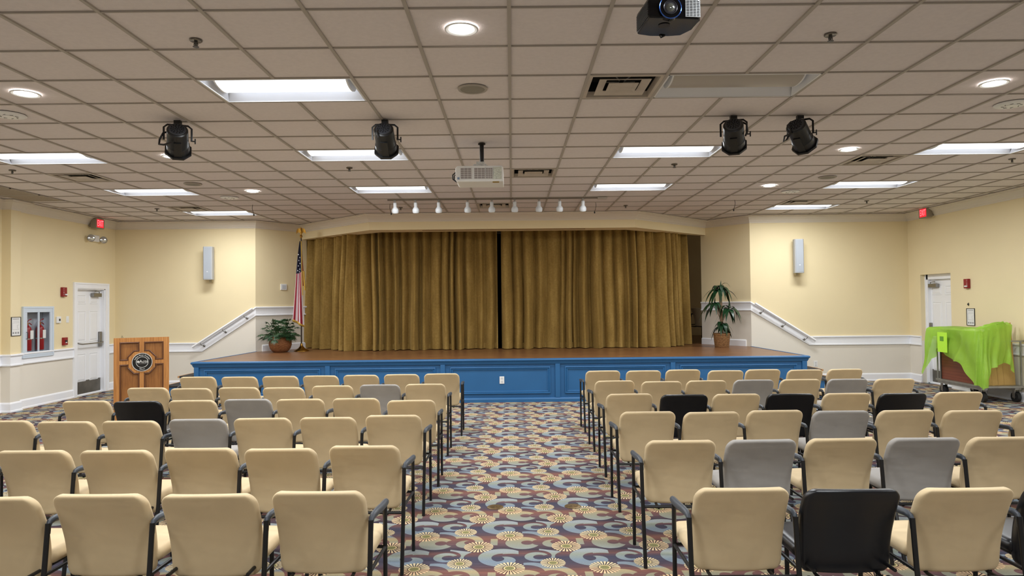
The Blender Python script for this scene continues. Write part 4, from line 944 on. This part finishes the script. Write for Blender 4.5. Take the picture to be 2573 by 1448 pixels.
def flagpt(u,v):
    # v: 0 top .. 1 bottom; hoist hangs at the pole, fly swept to the left
    z=2.28-1.62*v-.16*v*u*(1-.2*v)
    wL=.012+.125*v**.8; x=.035*v-.0-(wL*1.55)*(1-u)+.02*v; y=-.028-.035*math.sin(u*PI*3+v*1.2)*min(1,.3+v)-.012*math.sin(v*7+u*4)
    return (x,y,z)
m=MB(); NU,NV=36,40; m.grid(flagpt,NU,NV)
o=m.build('flag_cloth',flagm,fg,smooth='all'); me=o.data; l_=me.uv_layers.new(name='UVMap')
for lp in me.loops: k=lp.vertex_index; l_.data[lp.index].uv=((k%(NU+1))/NU,(k//(NU+1))/NV)
m=MB()
for u,v in ((.25,.17),(.55,.2),(.35,.24),(.7,.27),(.3,.31),(.62,.34),(.25,.37),(.5,.375)):
    a=Vector(flagpt(u,v)); pts=[]
    for k in range(10): rr=.017 if k%2==0 else .007; th=PI/2+k*PI/5; pts.append((a.x+rr*math.cos(th)*.8,a.z+rr*math.sin(th)))
    m.prism(pts,a.y-.014,a.y-.012,'y')
m.build('stars',mat('star_white',(235,235,240),.7),fg)
m=MB(); m.tube([tuple(Vector(flagpt(u/14,1.0))+Vector((0,-.004,-.018))) for u in range(15)],.024,8,sx=.45,sy=1); m.tube([tuple(Vector(flagpt(.96,v/14))+Vector((.012,-.012,0))) for v in range(10)],.009,6)
m.tube([(.05,-.01,1.66),(.075,-.01,1.3),(.07,-.01,1.26)],.02,7); m.build('fringe',mat('gold_fringe',(196,158,70),.8,bump=(260,.004)),fg,smooth=True)
m=MB(); m.grid(lambda u,v:(.01+.06*u*v,.0-.02*math.sin(u*PI),2.2-.85*v),6,10); m.build('back_fold',mat('flag_red',(130,24,40),.75),fg,smooth='all')

# ------------------------------------------------------------------ plants
def basket(prof,mt,t_,n=36):
    m=MB(); m.lathe(prof,n,capt=False); me=m
    return m.build('basket',mt,t_,smooth='all',uv=lambda co:(math.atan2(co.y,co.x)/(2*PI)*3.0,co.z*2.2))
pp=thing('potted_palm','bushy fan-leaf palm in a round brown wicker basket beside the flag','plant',(-4.74,13.95,SZ))
basket([(.11,0),(.15,.01),(.2,.07),(.225,.15),(.22,.22),(.19,.29),(.178,.31),(.168,.31),(.165,.27)],wick1,pp)
m=MB(); m.lathe([(.165,.26),(.001,.27)],24,capb=False,capt=False); m.build('soil',soil,pp)
rnd=random.Random(5); m=MB(); ms=MB()
def blade(m,p0,d,L,w_,droop,nrm=Vector((0,0,1)),n=5):
    d=d.normalized(); side=d.cross(nrm); side=side.normalized() if side.length>1e-3 else Vector((1,0,0)); pts=[]
    for i in range(n+1):
        s_=i/n; c_=p0+d*L*s_*(1-.25*droop*s_)+Vector((0,0,-droop*L*s_*s_)); ww=w_*math.sin(PI*(.12+.88*s_)**.8)*.5+ (.0006)
        if i==n: ww=.0008
        pts+=[tuple(c_-side*ww+Vector((0,0,.15*ww))),tuple(c_),tuple(c_+side*ww+Vector((0,0,.15*ww)))]
    fs=[]
    for i in range(n):
        for k in range(2): fs.append((i*3+k,i*3+k+1,(i+1)*3+k+1,(i+1)*3+k))
    m.add(pts,fs)
for k in range(120):
    az=rnd.uniform(0,2*PI); el=rnd.choice((-.15,.05,.2,.4,.6,.85,1.1,1.3))+rnd.uniform(-.1,.1); L=rnd.uniform(.10,.34)
    d=Vector((math.cos(az)*math.cos(el),math.sin(az)*math.cos(el),math.sin(el)))
    base_=Vector((0.06*math.cos(az),.06*math.sin(az),.28)); tip=base_+d*L+Vector((0,0,.06)); ms.tube([tuple(base_),tuple((base_+tip)/2+Vector((0,0,.02))),tuple(tip)],.004,5)
    dd=(d+Vector((0,0,-.25))).normalized(); sx=dd.cross(Vector((0,0,1))).normalized(); up=sx.cross(dd)
    for j in range(11):
        a=(j-5)*.27; b=dd*math.cos(a)+sx*math.sin(a)+up*.1; blade(m,tip,b,rnd.uniform(.09,.135)*(1-.02*abs(j-5)),.02,.5,up)
m.build('foliage',leaf1,pp); ms.build('stems',mat('green_stem',(60,90,48),.6),pp)
dc=thing('potted_dracaena','tall three-tier dracaena tree in a straight honey wicker basket','plant',(4.27,13.95,SZ))
basket([(.135,0),(.14,.01),(.155,.14),(.165,.27),(.17,.29),(.158,.29),(.155,.25)],wick2,dc)
m=MB(); m.lathe([(.155,.25),(.001,.26)],24,capb=False,capt=False); m.build('soil',soil,dc)
m=MB(); m.tube([(0,0,.2),(.0,0,.5),(-.01,0,.9),(-.015,0,1.17)],[.034,.032,.03,.028],12); m.tube([(-.0,0,.55),(-.07,-.02,.68),(-.11,-.02,.86)],.009,8); m.tube([(.01,0,.5),(.08,-.01,.66),(.12,-.02,.76)],.009,8); m.build('trunk',bark,dc,smooth=True)
m=MB(); rnd=random.Random(9)
for cx,cz,n_,L,spr in ((-.015,1.17,26,.42,1.0),(-.14,.84,15,.38,1.0),(.15,.76,17,.38,1.0),(.01,.42,20,.30,1.0)):
    for k in range(n_):
        az=2*PI*k/n_+rnd.uniform(-.2,.2); el=rnd.uniform(.05,.95); d=Vector((math.cos(az)*math.cos(el),math.sin(az)*math.cos(el)*.75,math.sin(el)))
        blade(m,Vector((cx,0,cz+rnd.uniform(-.04,.06))),d,L*rnd.uniform(.75,1.15),.085,rnd.uniform(.7,1.15),Vector((0,0,1)),9)
    blade(m,Vector((cx,0,cz)),Vector((.1,0,1)),.2,.03,.0,Vector((0,1,0)))
m.build('foliage',leaf2,dc,smooth='all')

# ------------------------------------------------------------------ cart, boards and green film
ct=thing('flatbed_cart','steel flatbed cart on black casters by the right wall','cart',(7.83,11.53,0))
galv=mat('galvanised',(158,156,150),.4,.8,noise=(12,.1))
m=MB(); m.box(-.34,.34,-.60,.6,.235,.27); m.build('platform',galv,ct,bevel=.004)
m=MB(); m.tube([(-.31,.58,.27),(-.31,.58,1.05),(.31,.58,1.05),(.31,.58,.27)],.014,8); m.tube([(-.26,.58,.27),(-.26,.58,1.04)],.01,8); m.build('end_frame',galv,ct)
m=MB(); m.tube([(-.31,-.56,.27),(-.31,-.57,.985),(.42,-.57,.985)],.014,8); m.tube([(.31,-.57,.27),(.31,-.57,.985)],.014,8); m.build('push_handle',galv,ct)
m=MB(); m.box(-.33,-.27,-.56,.56,.20,.235); m.build('side_rail',galv,ct)
for x,y in ((-.27,-.5),(.27,-.5),(-.27,.48),(.27,.48)):
    m=MB(); m.tube([(x-.028,y,.085),(x+.028,y,.085)],.083,22); m.build('wheel',mat('rubber',(24,24,25),.6),ct,bevel=0,smooth=True)
    m=MB(); m.tube([(x-.031,y,.085),(x+.031,y,.085)],.03,14); m.box(x-.042,x-.034,y-.03,y+.03,.07,.2); m.box(x+.034,x+.042,y-.03,y+.03,.07,.2); m.box(x-.05,x+.05,y-.05,y+.05,.2,.235); m.build('caster_fork',brushed,ct)
for k in range(2):
    t_=thing('folded_table',['brown folded table standing on the cart, outer one','brown folded table standing on the cart, inner one'][k],'table',(7.58+.07*k,11.56,.27),0,'brown folded tables on the cart')
    m=MB(); m.box(-.022,.022,-.44,.5,0,.86); m.build('tabletop',brown_lam,t_,bevel=.004); m=MB(); m.box(-.025,.025,.5,.508,0,.86); m.box(-.025,.025,-.448,-.44,0,.86); m.build('edge_strip',black_pl,t_)
bw=[(-.19,.10,.9,0),(-.085,.10,.93,0),(.02,.10,.95,.0),(.125,.10,1.0,.0),(.225,.095,1.01,.0)]
for k,(x,w_,h_,n_) in enumerate(bw):
    t_=thing('cardboard_strip',f'flattened cardboard piece on the cart, {ordn[k]} from the left','cardboard',(7.85+x,11.02+.012*k,.271),0,'flattened cardboard on the cart'); t_.rotation_euler=(-.05,-.05+.008*k,0)
    m=MB(); wv=[(-w_/2,0),(w_/2,0),(w_/2,h_),(0,h_-.05),(-w_/2,h_)] 
    m.prism(wv,-.004,.004,'y'); m.prism([(a*.96,b) for a,b in wv],.008,.012,'y'); m.build('sheet',cardboard,t_)
    m=MB(); m.box(-w_/2,-w_/2+.006,-.004,.04,0,h_-.02); m.build('flap',mat('cardboard_edge',(176,138,80),.8),t_)
# film drape
rnd=random.Random(4)
path=[(7.56,12.32),(7.40,12.2),(7.42,11.9),(7.43,11.4),(7.43,11.0),(7.46,10.86),(7.58,10.84),(7.78,10.84),(7.93,10.86)]
topz=[1.0,1.16,1.17,1.17,1.19,1.24,1.27,1.28,1.26]; botz=[.55,.36,.80,.62,.30,.22,.55,.66,.50]
def inter(lst,u):
    x=u*(len(lst)-1); i=min(int(x),len(lst)-2); t_=x-i; t_=t_*t_*(3-2*t_) if not isinstance(lst[0],tuple) else t_
    if isinstance(lst[0],tuple): return tuple(a+(b-a)*t_ for a,b in zip(lst[i],lst[i+1]))
    return lst[i]+(lst[i+1]-lst[i])*t_
def film(u,v):
    x,y=inter(path,u); zt,zb=inter(topz,u),inter(botz,u)
    if v<.25:   # over the top, inwards
        k=1-v/.25; ix=min(7.95,x+.5); iy=min(max(y,11.05),12.0); X=x+(ix-x)*k; Y=y+(iy-y)*k; return (X,Y,zt+.015*math.sin(k*PI)+.012*math.sin(u*60))
    k=(v-.25)/.75; z=zt+(zb-zt)*k
    d=.02*math.sin(u*47+k*2)*k+.018*math.sin(u*90+k*5+1)*k+.02*math.sin(u*20-k*6)
    nx,ny=(-1,0) if u<.52 else (0,-1)
    if .5<u<.66: nx,ny=-.7,-.7
    fl=(.10*k if u<.2 else 0)
    return (x+nx*(d+.02*k+fl*.6),y+ny*(d+.02*k)+fl*.3,z+.02*math.sin(u*35)*k)
m=MB(); m.grid(film,150,46); t_=m.build('plastic_sheet',lime,smooth='all'); tag(t_,'translucent lime green plastic sheet draped over the cart','plastic sheet')
t_=thing('paper_notice','bright yellow-green paper taped on the green plastic sheet','notice',(7.375,11.72,.93),-PI/2)
m=MB(); m.box(-.13,.13,-.012,-.008,-.17,.17); m.build('sheet',mat('lime_paper',(178,232,60),.6),t_); m=MB(); m.box(-.06,.04,-.014,-.012,.02,.1); m.build('print_block',mat('green_print',(96,150,44),.6),t_)
